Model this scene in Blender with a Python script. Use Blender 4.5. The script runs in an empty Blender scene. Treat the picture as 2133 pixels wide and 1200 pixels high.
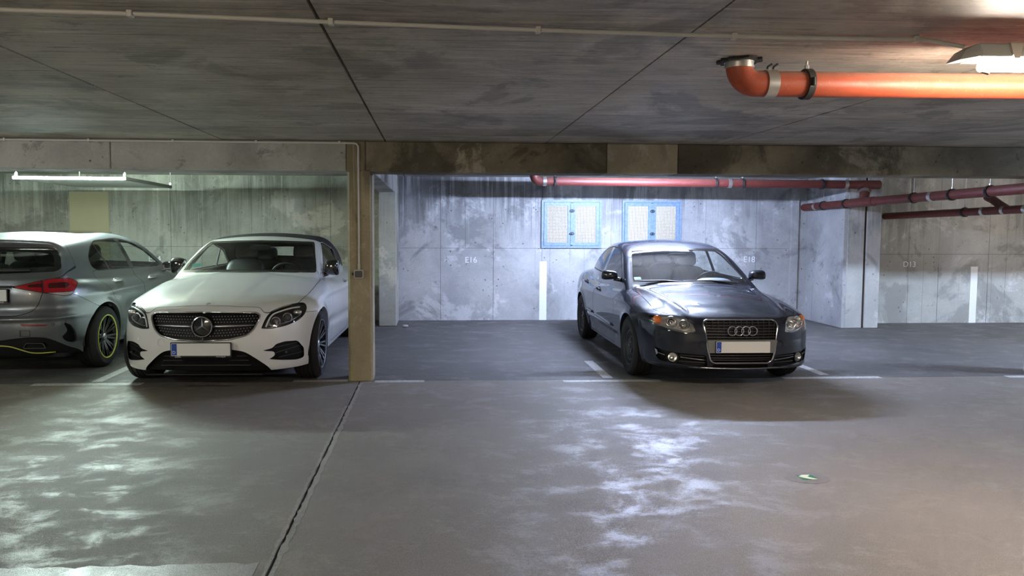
import bpy, bmesh, math, random
import numpy as np
from mathutils import Vector, Matrix
random.seed(7); np.random.seed(7)
sc = bpy.context.scene
COL = sc.collection

# ---------------------------------------------------------------- camera
cd = bpy.data.cameras.new('camera'); cam = bpy.data.objects.new('camera', cd); COL.objects.link(cam)
cd.sensor_width = 36; cd.lens = 36*1540/2133; cd.shift_x = (1066.5-985)/2133; cd.shift_y = (574-600)/2133
cd.clip_start = .05; cd.clip_end = 200
_a, _b, _r = math.radians(3.08), math.radians(3.64), .003
_fw = Vector((math.sin(_a)*math.cos(_b), math.cos(_a)*math.cos(_b), -math.sin(_b)))
_rt = Vector((math.cos(_a), -math.sin(_a), 0)); _dn = _fw.cross(_rt)
_r2 = _rt*math.cos(_r) - _dn*math.sin(_r); _d2 = _rt*math.sin(_r) + _dn*math.cos(_r)
M4 = Matrix((( _r2.x, -_d2.x, -_fw.x, 0), (_r2.y, -_d2.y, -_fw.y, 0), (_r2.z, -_d2.z, -_fw.z, 1.5), (0, 0, 0, 1)))
cam.matrix_world = M4
sc.camera = cam
sc.view_settings.view_transform = 'Standard'; sc.view_settings.look = 'None'
sc.view_settings.gamma = 1; sc.view_settings.use_curve_mapping = False
# ---------------------------------------------------------------- numeric surface toolkit
def pch(*pts):
    """monotone cubic curve through (x, y) points"""
    a = np.array(sorted(pts), float); X, Y = a[:, 0], a[:, 1]
    h = np.diff(X); d = np.diff(Y) / h; m = np.zeros(len(X))
    for i in range(1, len(X) - 1):
        if d[i-1] * d[i] > 0:
            w1, w2 = 2*h[i] + h[i-1], h[i] + 2*h[i-1]
            m[i] = (w1 + w2) / (w1/d[i-1] + w2/d[i])
    m[0], m[-1] = d[0], d[-1]
    def f(x):
        x = np.asarray(x, float)
        i = np.clip(np.searchsorted(X, x) - 1, 0, len(h) - 1)
        t = (np.clip(x, X[0] - .3, X[-1] + .3) - X[i]) / h[i]
        tc = np.clip(t, 0, 1); t2, t3 = tc*tc, tc*tc*tc
        r = (2*t3 - 3*t2 + 1)*Y[i] + (t3 - 2*t2 + tc)*h[i]*m[i] + (3*t2 - 2*t3)*Y[i+1] + (t3 - t2)*h[i]*m[i+1]
        return r + np.where(t < 0, t*h[i]*m[0], 0) + np.where(t > 1, (t - 1)*h[i]*m[-1], 0)
    return f

def smax(a, b, k):
    return np.maximum(a, b) + np.maximum(k - np.abs(a - b), 0)**2 / (4*k)

def smin(a, b, k):
    return -smax(-a, -b, k)

def bump(t, w):
    return np.exp(-(t / w)**2)

def body_field(P):
    """signed field of a car body from its plan, profile and section curves"""
    def F(x, y, z):
        y = np.abs(y)
        w = P['wp'](x) - P['tuck'](z)
        for ax, az, r in P['arches']:
            d = np.sqrt((x - ax)**2 + (z - az)**2)
            w = w + P.get('flare', .012) * bump(d - r, .045)
        side = y - w
        top = z - (P['zt'](x) + P['crown'](y))
        front = (x - (P['xf'](z) - P['fy'](y))) * .8
        rear = ((P['xr'](z) + P['ry'](y)) - x) * .8
        if 'feat' in P:
            ds, dt, df, dr = P['feat'](x, y, z)
            side, top, front, rear = side + ds, top + dt, front + df, rear + dr
        low = smax(side, top, P['ksh'])
        low = smax(low, front, P['kf'])
        low = smax(low, rear, P['kr'])
        cs = y - (P['wc'](x) - P['tum'](z))
        ct = z - (P['zr'](x) - P['rc'] * y*y)
        cf = (x - (P['xw'](z) - P['wcv'] * y*y)) * .5
        xb = P['xb'](z) + P['bcv'] * y*y
        if 'cz' in P: xb = xb + P['ry'](y) * .8 * np.clip((1.28 - z) / .3, 0, 1)
        cb = (xb - x) * P.get('bs', .8)
        cab = smax(cs, ct, P['kroof'])
        cab = smax(cab, cf, P['kws'])
        cab = smax(cab, cb, P['kb'])
        if 'cz' in P: cab = smax(cab, P['cz'] - z, .04)
        return smin(low, cab, P['kc'])
    return F

class Mesh3:
    """triangle soup with a normal per vertex"""
    def __init__(s, v, n, t):
        s.v, s.n, s.t = np.asarray(v, float).reshape(-1, 3), np.asarray(n, float).reshape(-1, 3), np.asarray(t, int).reshape(-1, 3)
    def sub(s, mask):
        t = s.t[mask]; u, inv = np.unique(t.ravel(), return_inverse=True)
        return Mesh3(s.v[u], s.n[u], inv.reshape(-1, 3))
    def move(s, d):
        return Mesh3(s.v + np.asarray(d, float), s.n, s.t)
    def inset(s, d):
        return Mesh3(s.v - s.n * d, s.n, s.t)
    def mir(s):
        k = np.array([1, -1, 1.])
        return Mesh3(s.v * k, s.n * k, s.t[:, ::-1])
    def flip(s):
        return Mesh3(s.v, -s.n, s.t[:, ::-1])

def join(*ms):
    v, n, t, o = [], [], [], 0
    for m in ms:
        v.append(m.v); n.append(m.n); t.append(m.t + o); o += len(m.v)
    return Mesh3(np.concatenate(v), np.concatenate(n), np.concatenate(t))

def both(m):
    return join(m, m.mir())

def normals(F, v, h=.004):
    g = np.zeros_like(v)
    for k in range(3):
        e = np.zeros(3); e[k] = h
        p, q = v + e, v - e
        g[:, k] = F(p[:, 0], p[:, 1], p[:, 2]) - F(q[:, 0], q[:, 1], q[:, 2])
    return g / np.maximum(np.linalg.norm(g, axis=1, keepdims=True), 1e-9)

def shell(F, x0, x1, zc, nf, ns, nr, nphi, phi0=-62):
    """the left half (y >= 0) of the body as a dense triangle grid"""
    O, D = [], []
    for th in np.linspace(0, 90, nf, endpoint=False):
        a = math.radians(th); O.append((x0, 0)); D.append((math.cos(a), math.sin(a)))
    for x in np.linspace(x0, x1, ns, endpoint=False):
        O.append((x, 0)); D.append((0, 1))
    for th in np.linspace(90, 180, nr):
        a = math.radians(th); O.append((x1, 0)); D.append((math.cos(a), math.sin(a)))
    O, D = np.array(O, float), np.array(D, float)
    ph = np.radians(np.linspace(phi0, 90, nphi))
    C, S = np.cos(ph), np.sin(ph)
    ox = np.repeat(O[:, :1], nphi, 1); dx = D[:, :1] * C; dy = D[:, 1:] * C; dz = np.repeat(S[None], len(O), 0)
    def val(r):
        return F(ox + r*dx, r*dy, zc + r*dz)
    lo = np.full(ox.shape, .05); hi = np.full(ox.shape, 2.2); r = lo.copy(); found = np.zeros(ox.shape, bool)
    prev = lo.copy()
    for rr in np.arange(.1, 2.3, .05):          # first exit, then refine
        f = val(np.full(ox.shape, rr)); new = (f > 0) & ~found
        lo[new] = rr - .05; hi[new] = rr; found |= new
    for _ in range(22):
        mid = (lo + hi) / 2; f = val(mid); g = f > 0
        hi = np.where(g, mid, hi); lo = np.where(g, lo, mid)
    r = (lo + hi) / 2
    v = np.stack([ox + r*dx, np.maximum(r*dy, 0), zc + r*dz], -1)
    A, B = v.shape[:2]
    idx = np.arange(A*B).reshape(A, B)
    a, b, c, d = idx[:-1, :-1].ravel(), idx[1:, :-1].ravel(), idx[1:, 1:].ravel(), idx[:-1, 1:].ravel()
    t = np.concatenate([np.stack([a, b, c], 1), np.stack([a, c, d], 1)])
    v = v.reshape(-1, 3)
    ar = np.linalg.norm(np.cross(v[t[:, 1]] - v[t[:, 0]], v[t[:, 2]] - v[t[:, 0]]), axis=1)
    t = t[ar > 1e-9]
    return Mesh3(v, normals(F, v), t)

def cut(m, f):
    """split along f = 0: (part with f < 0, part with f >= 0, cut segments with normals)"""
    if len(m.t) == 0:
        return m, m, (np.zeros((0, 2, 3)), np.zeros((0, 2, 3)))
    s = f >= 0; ts = s[m.t]; c = ts.sum(1)
    mix = (c == 1) | (c == 2)
    T = m.t[mix]; S = ts[mix]; lone = (c[mix] == 1)
    k = np.argmax(S == lone[:, None], axis=1); r = np.arange(len(T))
    a, b, d = T[r, k], T[r, (k+1) % 3], T[r, (k+2) % 3]
    def cross(i, j):
        u = (f[i] / (f[i] - f[j]))[:, None]
        n = m.n[i]*(1-u) + m.n[j]*u
        return m.v[i]*(1-u) + m.v[j]*u, n / np.maximum(np.linalg.norm(n, axis=1, keepdims=True), 1e-9)
    pb, nb = cross(a, b); pd, nd = cross(a, d)
    N = len(m.v); K = len(T); ib = N + np.arange(K); idd = N + K + np.arange(K)
    v = np.concatenate([m.v, pb, pd]); n = np.concatenate([m.n, nb, nd])
    t1 = np.stack([a, ib, idd], 1); t2 = np.stack([ib, b, d], 1); t3 = np.stack([ib, d, idd], 1)
    pos = np.concatenate([m.t[c == 3], t1[lone], t2[~lone], t3[~lone]])
    neg = np.concatenate([m.t[c == 0], t1[~lone], t2[lone], t3[lone]])
    def mk(t):
        if len(t) == 0: return Mesh3(np.zeros((0, 3)), np.zeros((0, 3)), np.zeros((0, 3), int))
        u, inv = np.unique(t.ravel(), return_inverse=True)
        return Mesh3(v[u], n[u], inv.reshape(-1, 3))
    # orient segments so that the f<0 side is always on the same hand
    s0 = np.where(lone[:, None], pd, pb); s1 = np.where(lone[:, None], pb, pd)
    m0 = np.where(lone[:, None], nd, nb); m1 = np.where(lone[:, None], nb, nd)
    return mk(neg), mk(pos), (np.stack([s0, s1], 1), np.stack([m0, m1], 1))

def rim(segs, depth=None, vec=None):
    """wall going inward from the cut edge"""
    P, N = segs; K = len(P)
    if K == 0: return Mesh3(np.zeros((0, 3)), np.zeros((0, 3)), np.zeros((0, 3), int))
    off = np.broadcast_to(np.asarray(vec, float), P.shape) if vec is not None else -N * depth
    Q = P + off
    v = np.concatenate([P[:, 0], P[:, 1], Q[:, 1], Q[:, 0]])
    i = np.arange(K)
    t = np.concatenate([np.stack([i, i+K, i+2*K], 1), np.stack([i, i+2*K, i+3*K], 1)])
    fn = np.cross(P[:, 1] - P[:, 0], off[:, 0]); fn /= np.maximum(np.linalg.norm(fn, axis=1, keepdims=True), 1e-9)
    return Mesh3(v, np.concatenate([fn]*4), t)

def psd(px, py, poly):
    """signed distance to a closed polygon, negative inside"""
    p = np.asarray(poly, float); q = np.roll(p, -1, 0)
    d = np.full(px.shape, 1e9); ins = np.zeros(px.shape, bool)
    for (ax, ay), (bx, by) in zip(p, q):
        ex, ey = bx-ax, by-ay; L = ex*ex + ey*ey
        if L < 1e-14: continue
        u = np.clip(((px-ax)*ex + (py-ay)*ey)/L, 0, 1)
        d = np.minimum(d, (px-ax-u*ex)**2 + (py-ay-u*ey)**2)
        c = ((ay > py) != (by > py))
        with np.errstate(divide='ignore', invalid='ignore'):
            xi = ax + (py-ay)*ex/(ey if ey != 0 else 1e-12)
        ins ^= c & (px < xi)
    d = np.sqrt(d)
    return np.where(ins, -d, d)

def pld(px, py, line):
    """distance to an open polyline"""
    d = np.full(px.shape, 1e9)
    for (ax, ay), (bx, by) in zip(line[:-1], line[1:]):
        ex, ey = bx-ax, by-ay; L = ex*ex + ey*ey
        u = np.clip(((px-ax)*ex + (py-ay)*ey)/L, 0, 1)
        d = np.minimum(d, (px-ax-u*ex)**2 + (py-ay-u*ey)**2)
    return np.sqrt(d)

def rnd(poly, r=.03, k=5):
    """round the corners of a closed polygon; a point may carry its own radius as a third value"""
    out = []; n = len(poly)
    for i in range(n):
        p0, p1, p2 = (np.array(poly[(i+j) % n][:2], float) for j in (-1, 0, 1))
        rr = poly[i][2] if len(poly[i]) > 2 else r
        a, b = p0-p1, p2-p1; la, lb = np.linalg.norm(a), np.linalg.norm(b)
        rr = min(rr, la*.48, lb*.48)
        if rr < 1e-4: out.append(tuple(p1)); continue
        s, e = p1 + a/la*rr, p1 + b/lb*rr
        for u in np.linspace(0, 1, k):
            out.append(tuple((1-u)**2*s + 2*u*(1-u)*p1 + u*u*e))
    return out

def spl(pts, n=6):
    """Catmull-Rom through an open list of points"""
    P = [np.array(p, float) for p in pts]; P = [2*P[0]-P[1]] + P + [2*P[-1]-P[-2]]; out = []
    for i in range(1, len(P)-2):
        for u in np.linspace(0, 1, n, endpoint=False):
            a, b, c, d = P[i-1:i+3]
            out.append(.5*((2*b) + (c-a)*u + (2*a-5*b+4*c-d)*u*u + (3*b-a-3*c+d)*u**3))
    out.append(P[-2]); return out

XZ, YZ, XY = (0, 2), (1, 2), (0, 1)
def fpoly(m, ax, poly, lim=None):
    """field of a polygon seen along one axis; lim keeps it to one side of the body"""
    f = psd(m.v[:, ax[0]], m.v[:, ax[1]], poly)
    return f if lim is None else np.maximum(f, lim(m.v))

def take(m, ax, poly, lim=None):
    return cut(m, fpoly(m, ax, poly, lim))

def grooves(m, ax, lines, w=.003, lim=None):
    """cut narrow shut lines; returns (body without them, the strips)"""
    strips = []
    for ln in lines:
        d = pld(m.v[:, ax[0]], m.v[:, ax[1]], ln)
        if lim is not None: d = np.where(lim(m.v) < 0, d, 1.)
        # refine by two one-sided cuts: signed side of the nearest segment
        sd = side_of(m.v[:, ax[0]], m.v[:, ax[1]], ln)
        far = d > .05
        f1 = np.where(far, .05, sd - w)
        near_t = (~far)[m.t].all(1)
        a = m.sub(near_t); rest = m.sub(~near_t)
        sa = side_of(a.v[:, ax[0]], a.v[:, ax[1]], ln)
        neg, pos, _ = cut(a, sa - w)
        sn = side_of(neg.v[:, ax[0]], neg.v[:, ax[1]], ln)
        lowp, mid, _ = cut(neg, sn + w)
        # keep the strip only beside the line, not past its ends
        dm = pld(mid.v[:, ax[0]], mid.v[:, ax[1]], ln)
        keep = (dm < w*1.6 + .002)[mid.t].all(1)
        strips.append(mid.sub(keep)); m = join(rest, pos, lowp, mid.sub(~keep))
    return m, (join(*strips) if strips else None)

def side_of(px, py, line):
    """signed distance to a polyline, the sign taken from the nearest segment"""
    best = np.full(px.shape, 1e9); sg = np.ones(px.shape)
    for (ax, ay), (bx, by) in zip(line[:-1], line[1:]):
        ex, ey = bx-ax, by-ay; L = ex*ex + ey*ey
        u = np.clip(((px-ax)*ex + (py-ay)*ey)/L, 0, 1)
        d = (px-ax-u*ex)**2 + (py-ay-u*ey)**2
        s = np.where(ex*(py-ay) - ey*(px-ax) >= 0, 1., -1.)
        w = d < best - 1e-12; best = np.where(w, d, best); sg = np.where(w, s, sg)
    return sg * np.sqrt(best)
# ---------------------------------------------------------------- the curves of the three cars (x forward from the front axle, y left, z up)
def _feat_e(x, y, z):
    # hood ridges, nose prow, door swage line
    t = -.016/(1 + np.exp(np.clip((y - (.27 + .03*np.clip((.3-x)/.8, -1, 1)))/.020, -40, 40))) * np.clip((.72-x)/.45, 0, 1)
    s = .010*bump(z - (.47 + .03*(x+1.4)), .05) * np.clip((-.45-x)/.1, 0, 1) * np.clip((x+2.35)/.1, 0, 1)
    s = s - .010*bump(z - (.80 + .012*(x+1.4)), .035) * np.clip((.1-x)/.3, 0, 1)
    f = -.012*bump(z - .22, .05) * np.clip((y-.3)/.2, 0, 1)
    return s, t, f, 0.
ECLASS = dict(
    zt=pch((.90,.60),(.82,.69),(.75,.75),(.68,.785),(.55,.83),(.35,.875),(.1,.92),(-.2,.97),(-.5,1.01),(-.7,1.02),(-1.5,.985),(-2.6,1.0),(-3.3,1.0),(-3.9,.95)),
    crown=pch((0,0),(.3,-.006),(.5,-.02),(.65,-.042),(.8,-.078),(.95,-.15)),
    xf=pch((.12,.70),(.17,.755),(.25,.80),(.35,.83),(.44,.84),(.52,.835),(.62,.815),(.70,.785),(.76,.74),(.82,.66),(1.0,.40)),
    fy=pch((0,0),(.15,.006),(.3,.028),(.45,.07),(.6,.14),(.7,.215),(.79,.32),(.86,.45),(.92,.62),(1.0,1.0)),
    xr=pch((.15,-3.8),(.3,-3.93),(.5,-3.97),(.75,-3.95),(.95,-3.88)), ry=pch((0,0),(.4,.04),(.7,.18),(.85,.42),(.95,.7)),
    wp=pch((.9,.87),(.5,.905),(.2,.922),(0,.926),(-.7,.922),(-1.4,.922),(-2.4,.926),(-2.9,.926),(-3.4,.89),(-3.95,.80)),
    tuck=pch((.1,.10),(.2,.06),(.32,.03),(.5,.008),(.62,0),(.75,.008),(.86,.022),(.95,.05),(1.05,.11)),
    arches=((0,.335,.375),(-2.873,.335,.375)), feat=_feat_e,
    wc=pch((-.4,.79),(-1.2,.795),(-2.0,.79),(-2.6,.76),(-3.2,.66)),
    tum=pch((.9,0),(1.0,.02),(1.1,.048),(1.2,.082),(1.3,.122),(1.37,.155),(1.45,.22)),
    zr=pch((-1.15,1.36),(-1.3,1.385),(-1.55,1.42),(-1.85,1.437),(-2.15,1.415),(-2.5,1.335),(-2.9,1.18),(-3.3,.95)), rc=.13,
    xw=pch((.92,-.38),(1.02,-.56),(1.36,-1.27),(1.45,-1.47)), wcv=.26, xb=pch((.9,-3.3),(1.5,-3.3)), bcv=.2,
    ksh=.09, kf=.06, kr=.12, kroof=.07, kws=.045, kb=.1, kc=.018)

def _feat_a(x, y, z):
    t = -.018*bump(y - (.535 + .148*(.33-x)), .045) * np.clip((.80-x)/.25, 0, 1)
    s = -.010*bump(z - (.735 + .014*(x+1.4)), .03)
    s = s - .008*bump(z - .40, .03) * np.clip((-.4-x)/.1, 0, 1) * np.clip((x+2.25)/.1, 0, 1)
    f = -.014*bump(z - .235, .03) * np.clip((y-.3)/.1, 0, 1)
    return s, t, f, 0.
SEDAN = dict(
    zt=pch((1.0,.52),(.90,.615),(.83,.675),(.75,.715),(.55,.775),(.3,.833),(0,.882),(-.3,.918),(-.55,.938),(-.7,.945),(-1.5,.93),(-2.6,.955),(-3.1,.995),(-3.4,.985),(-3.7,.93)),
    crown=pch((0,0),(.3,-.008),(.5,-.024),(.65,-.05),(.78,-.09),(.9,-.16)),
    xf=pch((.12,.78),(.18,.83),(.25,.87),(.35,.893),(.45,.90),(.55,.893),(.63,.87),(.69,.835),(.74,.78),(.9,.5)),
    fy=pch((0,0),(.2,.008),(.35,.03),(.5,.075),(.62,.14),(.71,.22),(.78,.33),(.84,.48),(.9,.75),(1.0,1.2)),
    xr=pch((.2,-3.55),(.4,-3.66),(.6,-3.67),(.85,-3.63),(1.0,-3.58)), ry=pch((0,0),(.4,.03),(.65,.12),(.78,.28),(.88,.6)),
    wp=pch((.8,.83),(.5,.862),(.2,.878),(0,.884),(-.7,.88),(-1.5,.88),(-2.3,.884),(-2.65,.884),(-3.1,.86),(-3.65,.79)),
    tuck=pch((.1,.11),(.2,.07),(.33,.035),(.48,.01),(.62,0),(.72,.01),(.82,.036),(.9,.07),(1.0,.13)),
    arches=((0,.312,.35),(-2.648,.312,.35)), feat=_feat_a,
    wc=pch((-.4,.76),(-1.2,.765),(-2.0,.76),(-2.6,.72),(-3.2,.62)),
    tum=pch((.88,0),(.96,.022),(1.06,.055),(1.16,.094),(1.26,.136),(1.34,.175),(1.42,.24)),
    zr=pch((-1.05,1.31),(-1.25,1.358),(-1.5,1.402),(-1.8,1.422),(-2.1,1.408),(-2.4,1.358),(-2.7,1.245),(-3.0,1.10),(-3.3,.93)), rc=.14,
    xw=pch((.88,-.40),(.94,-.51),(1.335,-1.2),(1.42,-1.39)), wcv=.22, xb=pch((.9,-3.3),(1.5,-3.3)), bcv=.2,
    ksh=.08, kf=.05, kr=.1, kroof=.08, kws=.045, kb=.1, kc=.02)

def _feat_h(x, y, z):
    s = .012*bump(z - (.60 + .04*(x+1.4)), .07) * np.clip((-.45-x)/.1, 0, 1) * np.clip((x+2.3)/.1, 0, 1)
    s = s - .012*bump(z - (.83 + .02*(x+1.4)), .04)
    r = -.014*bump(z - .60, .022) - .010*bump(z - 1.0, .04) + .012*bump(z - .70, .05)
    return s, 0., 0., r
HATCH = dict(
    zt=pch((.9,.62),(.8,.72),(.6,.80),(.3,.87),(0,.92),(-.4,.965),(-.7,.985),(-1.5,.98),(-2.5,1.0),(-3.2,1.02),(-3.5,1.02)),
    crown=pch((0,0),(.3,-.006),(.5,-.02),(.65,-.04),(.8,-.075),(.95,-.15)),
    xf=pch((.15,.78),(.3,.86),(.5,.88),(.65,.85),(.8,.70)), fy=pch((0,0),(.4,.05),(.65,.2),(.8,.42),(.9,.7)),
    xr=pch((.15,-3.38),(.25,-3.45),(.4,-3.50),(.52,-3.515),(.62,-3.505),(.75,-3.48),(.9,-3.475),(.97,-3.46),(1.04,-3.41),(1.2,-3.26)),
    ry=pch((0,0),(.3,.012),(.45,.040),(.58,.090),(.68,.150),(.76,.228),(.82,.318),(.87,.44),(.92,.64)),
    wp=pch((.8,.83),(.4,.88),(0,.892),(-.7,.885),(-1.5,.885),(-2.2,.890),(-2.73,.898),(-3.1,.876),(-3.3,.845),(-3.5,.78)),
    tuck=pch((.1,.10),(.2,.06),(.32,.03),(.48,.01),(.62,0),(.75,.008),(.86,.022),(.95,.05),(1.05,.11)),
    arches=((0,.33,.37),(-2.729,.33,.37)), feat=_feat_h, flare=.016,
    wc=pch((-.5,.77),(-1.6,.785),(-2.4,.78),(-3.0,.755),(-3.4,.72)),
    tum=pch((.94,0),(1.05,.03),(1.15,.065),(1.25,.105),(1.33,.145),(1.4,.20),(1.48,.29)),
    zr=pch((-1.15,1.375),(-1.5,1.437),(-1.9,1.463),(-2.4,1.452),(-2.9,1.415),(-3.2,1.378)), rc=.10,
    xw=pch((.96,-.33),(1.36,-1.15),(1.45,-1.4)), wcv=.24,
    xb=pch((.9,-3.47),(.98,-3.455),(1.04,-3.405),(1.12,-3.325),(1.2,-3.245),(1.28,-3.175),(1.34,-3.20),(1.42,-3.24)), bcv=.14,
    ksh=.09, kf=.08, kr=.18, kroof=.08, kws=.05, kb=.05, kc=.03, cz=.90)
# ---------------------------------------------------------------- object helpers
def link(name, data, parent=None):
    o = bpy.data.objects.new(name, data); COL.objects.link(o)
    if parent is not None: o.parent = parent
    return o

def empty(name, label, cat, loc=(0, 0, 0), rz=0, group=None, scale=1):
    o = link(name, None); o.location = loc; o.rotation_euler = (0, 0, rz); o.scale = (scale,)*3
    o.empty_display_size = .1
    tag(o, label, cat, group); return o

def tag(o, label=None, cat=None, group=None, kind=None):
    if label: o['label'] = label
    if cat: o['category'] = cat
    if group: o['group'] = group
    if kind: o['kind'] = kind
    return o

def surf(name, m, mat, parent=None, label=None):
    """a Mesh3 as one object with its own smooth normals"""
    me = bpy.data.meshes.new(name)
    me.from_pydata(m.v.tolist(), [], m.t.tolist())
    me.materials.append(mat)
    me.polygons.foreach_set('use_smooth', np.ones(len(me.polygons), bool))
    me.normals_split_custom_set_from_vertices(m.n.tolist())
    me.update()
    o = link(name, me, parent)
    if label: o['label'] = label
    return o

class MB:
    """collects simple shapes and links them as one mesh object"""
    def __init__(s): s.v, s.f = [], []
    def add(s, v, f):
        o = len(s.v); s.v += [tuple(p) for p in v]; s.f += [tuple(i+o for i in q) for q in f]; return s
    def box(s, a, b, ch=0.0):
        (x0, y0, z0), (x1, y1, z1) = [tuple(min(a[i], b[i]) for i in range(3)), tuple(max(a[i], b[i]) for i in range(3))]
        if ch <= 0:
            v = [(x0,y0,z0),(x1,y0,z0),(x1,y1,z0),(x0,y1,z0),(x0,y0,z1),(x1,y0,z1),(x1,y1,z1),(x0,y1,z1)]
            return s.add(v, [(0,3,2,1),(4,5,6,7),(0,1,5,4),(1,2,6,5),(2,3,7,6),(3,0,4,7)])
        c = min(ch, (x1-x0)/2.01, (y1-y0)/2.01, (z1-z0)/2.01); bm = bmesh.new()
        bmesh.ops.create_cube(bm, size=1)
        for w in bm.verts: w.co = Vector((x0 if w.co.x < 0 else x1, y0 if w.co.y < 0 else y1, z0 if w.co.z < 0 else z1))
        bmesh.ops.bevel(bm, geom=bm.edges[:], offset=c, segments=1, affect='EDGES')
        return s.addbm(bm)
    def addbm(s, bm):
        bm.verts.index_update()
        s.add([v.co[:] for v in bm.verts], [[v.index for v in f.verts] for f in bm.faces]); bm.free(); return s
    def cyl(s, p, q, r, n=16, r2=None, caps=True):
        p, q = Vector(p), Vector(q); d = (q-p).normalized(); r2 = r if r2 is None else r2
        u = d.orthogonal().normalized(); w = d.cross(u); v = []
        for c, rr in ((p, r), (q, r2)):
            for i in range(n):
                a = 2*math.pi*i/n; v.append(c + u*rr*math.cos(a) + w*rr*math.sin(a))
        f = [(i, (i+1) % n, n+(i+1) % n, n+i) for i in range(n)]
        if caps: f += [tuple(range(n-1, -1, -1)), tuple(range(n, 2*n))]
        return s.add(v, f)
    def tube(s, pts, r, n=8, closed=False, caps=True):
        P = [Vector(p) for p in pts]; K = len(P); v = []; u = None
        for i, p in enumerate(P):
            a = P[(i-1) % K] if closed or i > 0 else p; b = P[(i+1) % K] if closed or i < K-1 else p
            d = (b-a).normalized()
            u = d.orthogonal().normalized() if u is None else (u - d*u.dot(d)).normalized()
            w = d.cross(u); rr = r[i] if isinstance(r, (list, tuple)) else r
            for k in range(n):
                t = 2*math.pi*k/n; v.append(p + u*rr*math.cos(t) + w*rr*math.sin(t))
        f = []
        for i in range(K if closed else K-1):
            j = (i+1) % K
            f += [(i*n+k, i*n+(k+1) % n, j*n+(k+1) % n, j*n+k) for k in range(n)]
        if not closed and caps: f += [tuple(range(n-1, -1, -1)), tuple(range((K-1)*n, K*n))]
        return s.add(v, f)
    def lathe(s, prof, c, axis, n=32, a0=0, a1=2*math.pi):
        """profile of (radius, along-axis) turned about an axis through c"""
        c, d = Vector(c), Vector(axis).normalized(); u = d.orthogonal().normalized(); w = d.cross(u)
        full = abs(a1-a0-2*math.pi) < 1e-6; m = n if full else n+1; v = []
        for i in range(m):
            a = a0+(a1-a0)*i/n
            for r, h in prof: v.append(c + d*h + (u*math.cos(a) + w*math.sin(a))*r)
        K = len(prof); f = []
        for i in range(n):
            j = (i+1) % m
            f += [(i*K+k, j*K+k, j*K+k+1, i*K+k+1) for k in range(K-1)]
        return s.add(v, f)
    def prism(s, poly, h0, h1, o=(0, 0, 0), u=(1, 0, 0), w=(0, 1, 0)):
        """closed outline in the plane (u, w) through o, thickened along u x w"""
        o, u, w = Vector(o), Vector(u), Vector(w); d = u.cross(w); n = len(poly)
        v = [o + u*a + w*b + d*h for h in (h0, h1) for a, b in poly]
        return s.add(v, [tuple(range(n-1, -1, -1)), tuple(range(n, 2*n))] + [(i, (i+1) % n, n+(i+1) % n, n+i) for i in range(n)])
    def ring(s, outer, inner, h0, h1, o=(0, 0, 0), u=(1, 0, 0), w=(0, 1, 0)):
        """frame between two outlines with the same number of points"""
        o, u, w = Vector(o), Vector(u), Vector(w); d = u.cross(w); n = len(outer)
        v = [o + u*a + w*b + d*h for h in (h0, h1) for p in (outer, inner) for a, b in p]
        f = []
        for i in range(n):
            j = (i+1) % n
            f += [(2*n+i, 2*n+j, 3*n+j, 3*n+i), (i, n+i, n+j, j), (i, j, 2*n+j, 2*n+i), (n+i, 3*n+i, 3*n+j, n+j)]
        return s.add(v, f)
    def blob(s, c, h, e=.5, nu=20, nv=12, rot=None):
        """superellipsoid: rounded box of half sizes h"""
        v, f = [], []
        sp = lambda t, k: math.copysign(abs(t)**k, t)
        for j in range(nv+1):
            b = -math.pi/2 + math.pi*j/nv
            for i in range(nu):
                a = 2*math.pi*i/nu
                p = Vector((h[0]*sp(math.cos(b), e)*sp(math.cos(a), e), h[1]*sp(math.cos(b), e)*sp(math.sin(a), e), h[2]*sp(math.sin(b), e)))
                if rot: p = rot @ p
                v.append(p + Vector(c))
        for j in range(nv):
            f += [(j*nu+i, j*nu+(i+1) % nu, (j+1)*nu+(i+1) % nu, (j+1)*nu+i) for i in range(nu)]
        return s.add(v, f)
    def build(s, name, mat, parent=None, smooth=None, label=None, bevel=0):
        me = bpy.data.meshes.new(name); me.from_pydata(s.v, [], s.f)
        bm = bmesh.new(); bm.from_mesh(me)
        if len(bm.faces) < 60000: bmesh.ops.recalc_face_normals(bm, faces=bm.faces)
        bm.to_mesh(me); bm.free()
        me.materials.append(mat)
        if smooth:
            me.polygons.foreach_set('use_smooth', np.ones(len(me.polygons), bool))
            if smooth < 180: me.set_sharp_from_angle(angle=math.radians(smooth))
        me.update(); o = link(name, me, parent)
        if bevel:
            b = o.modifiers.new('Bevel', 'BEVEL'); b.width = bevel; b.segments = 2; b.limit_method = 'ANGLE'
        if label: o['label'] = label
        return o

def copies(src, parent, n):
    """more pieces that share src's mesh"""
    out = []
    for _ in range(n):
        c = src.copy(); COL.objects.link(c); c.parent = parent; out.append(c)
    return out

def text(name, body, size, mat, parent, o, u, w, thick=.0006, align='CENTER'):
    """flat lettering as a mesh in the plane (u, w) at o"""
    cu = bpy.data.curves.new(name, 'FONT'); cu.body = body; cu.size = size; cu.extrude = thick
    cu.align_x = align; cu.align_y = 'CENTER'
    t = bpy.data.objects.new(name, cu); COL.objects.link(t)
    me = bpy.data.meshes.new_from_object(t.evaluated_get(bpy.context.evaluated_depsgraph_get()))
    bpy.data.objects.remove(t)
    u, w, o = Vector(u), Vector(w), Vector(o); d = u.cross(w)
    me.transform(Matrix(((u.x, w.x, d.x, o.x), (u.y, w.y, d.y, o.y), (u.z, w.z, d.z, o.z), (0, 0, 0, 1))))
    me.materials.clear(); me.materials.append(mat)
    return link(name, me, parent)
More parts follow.
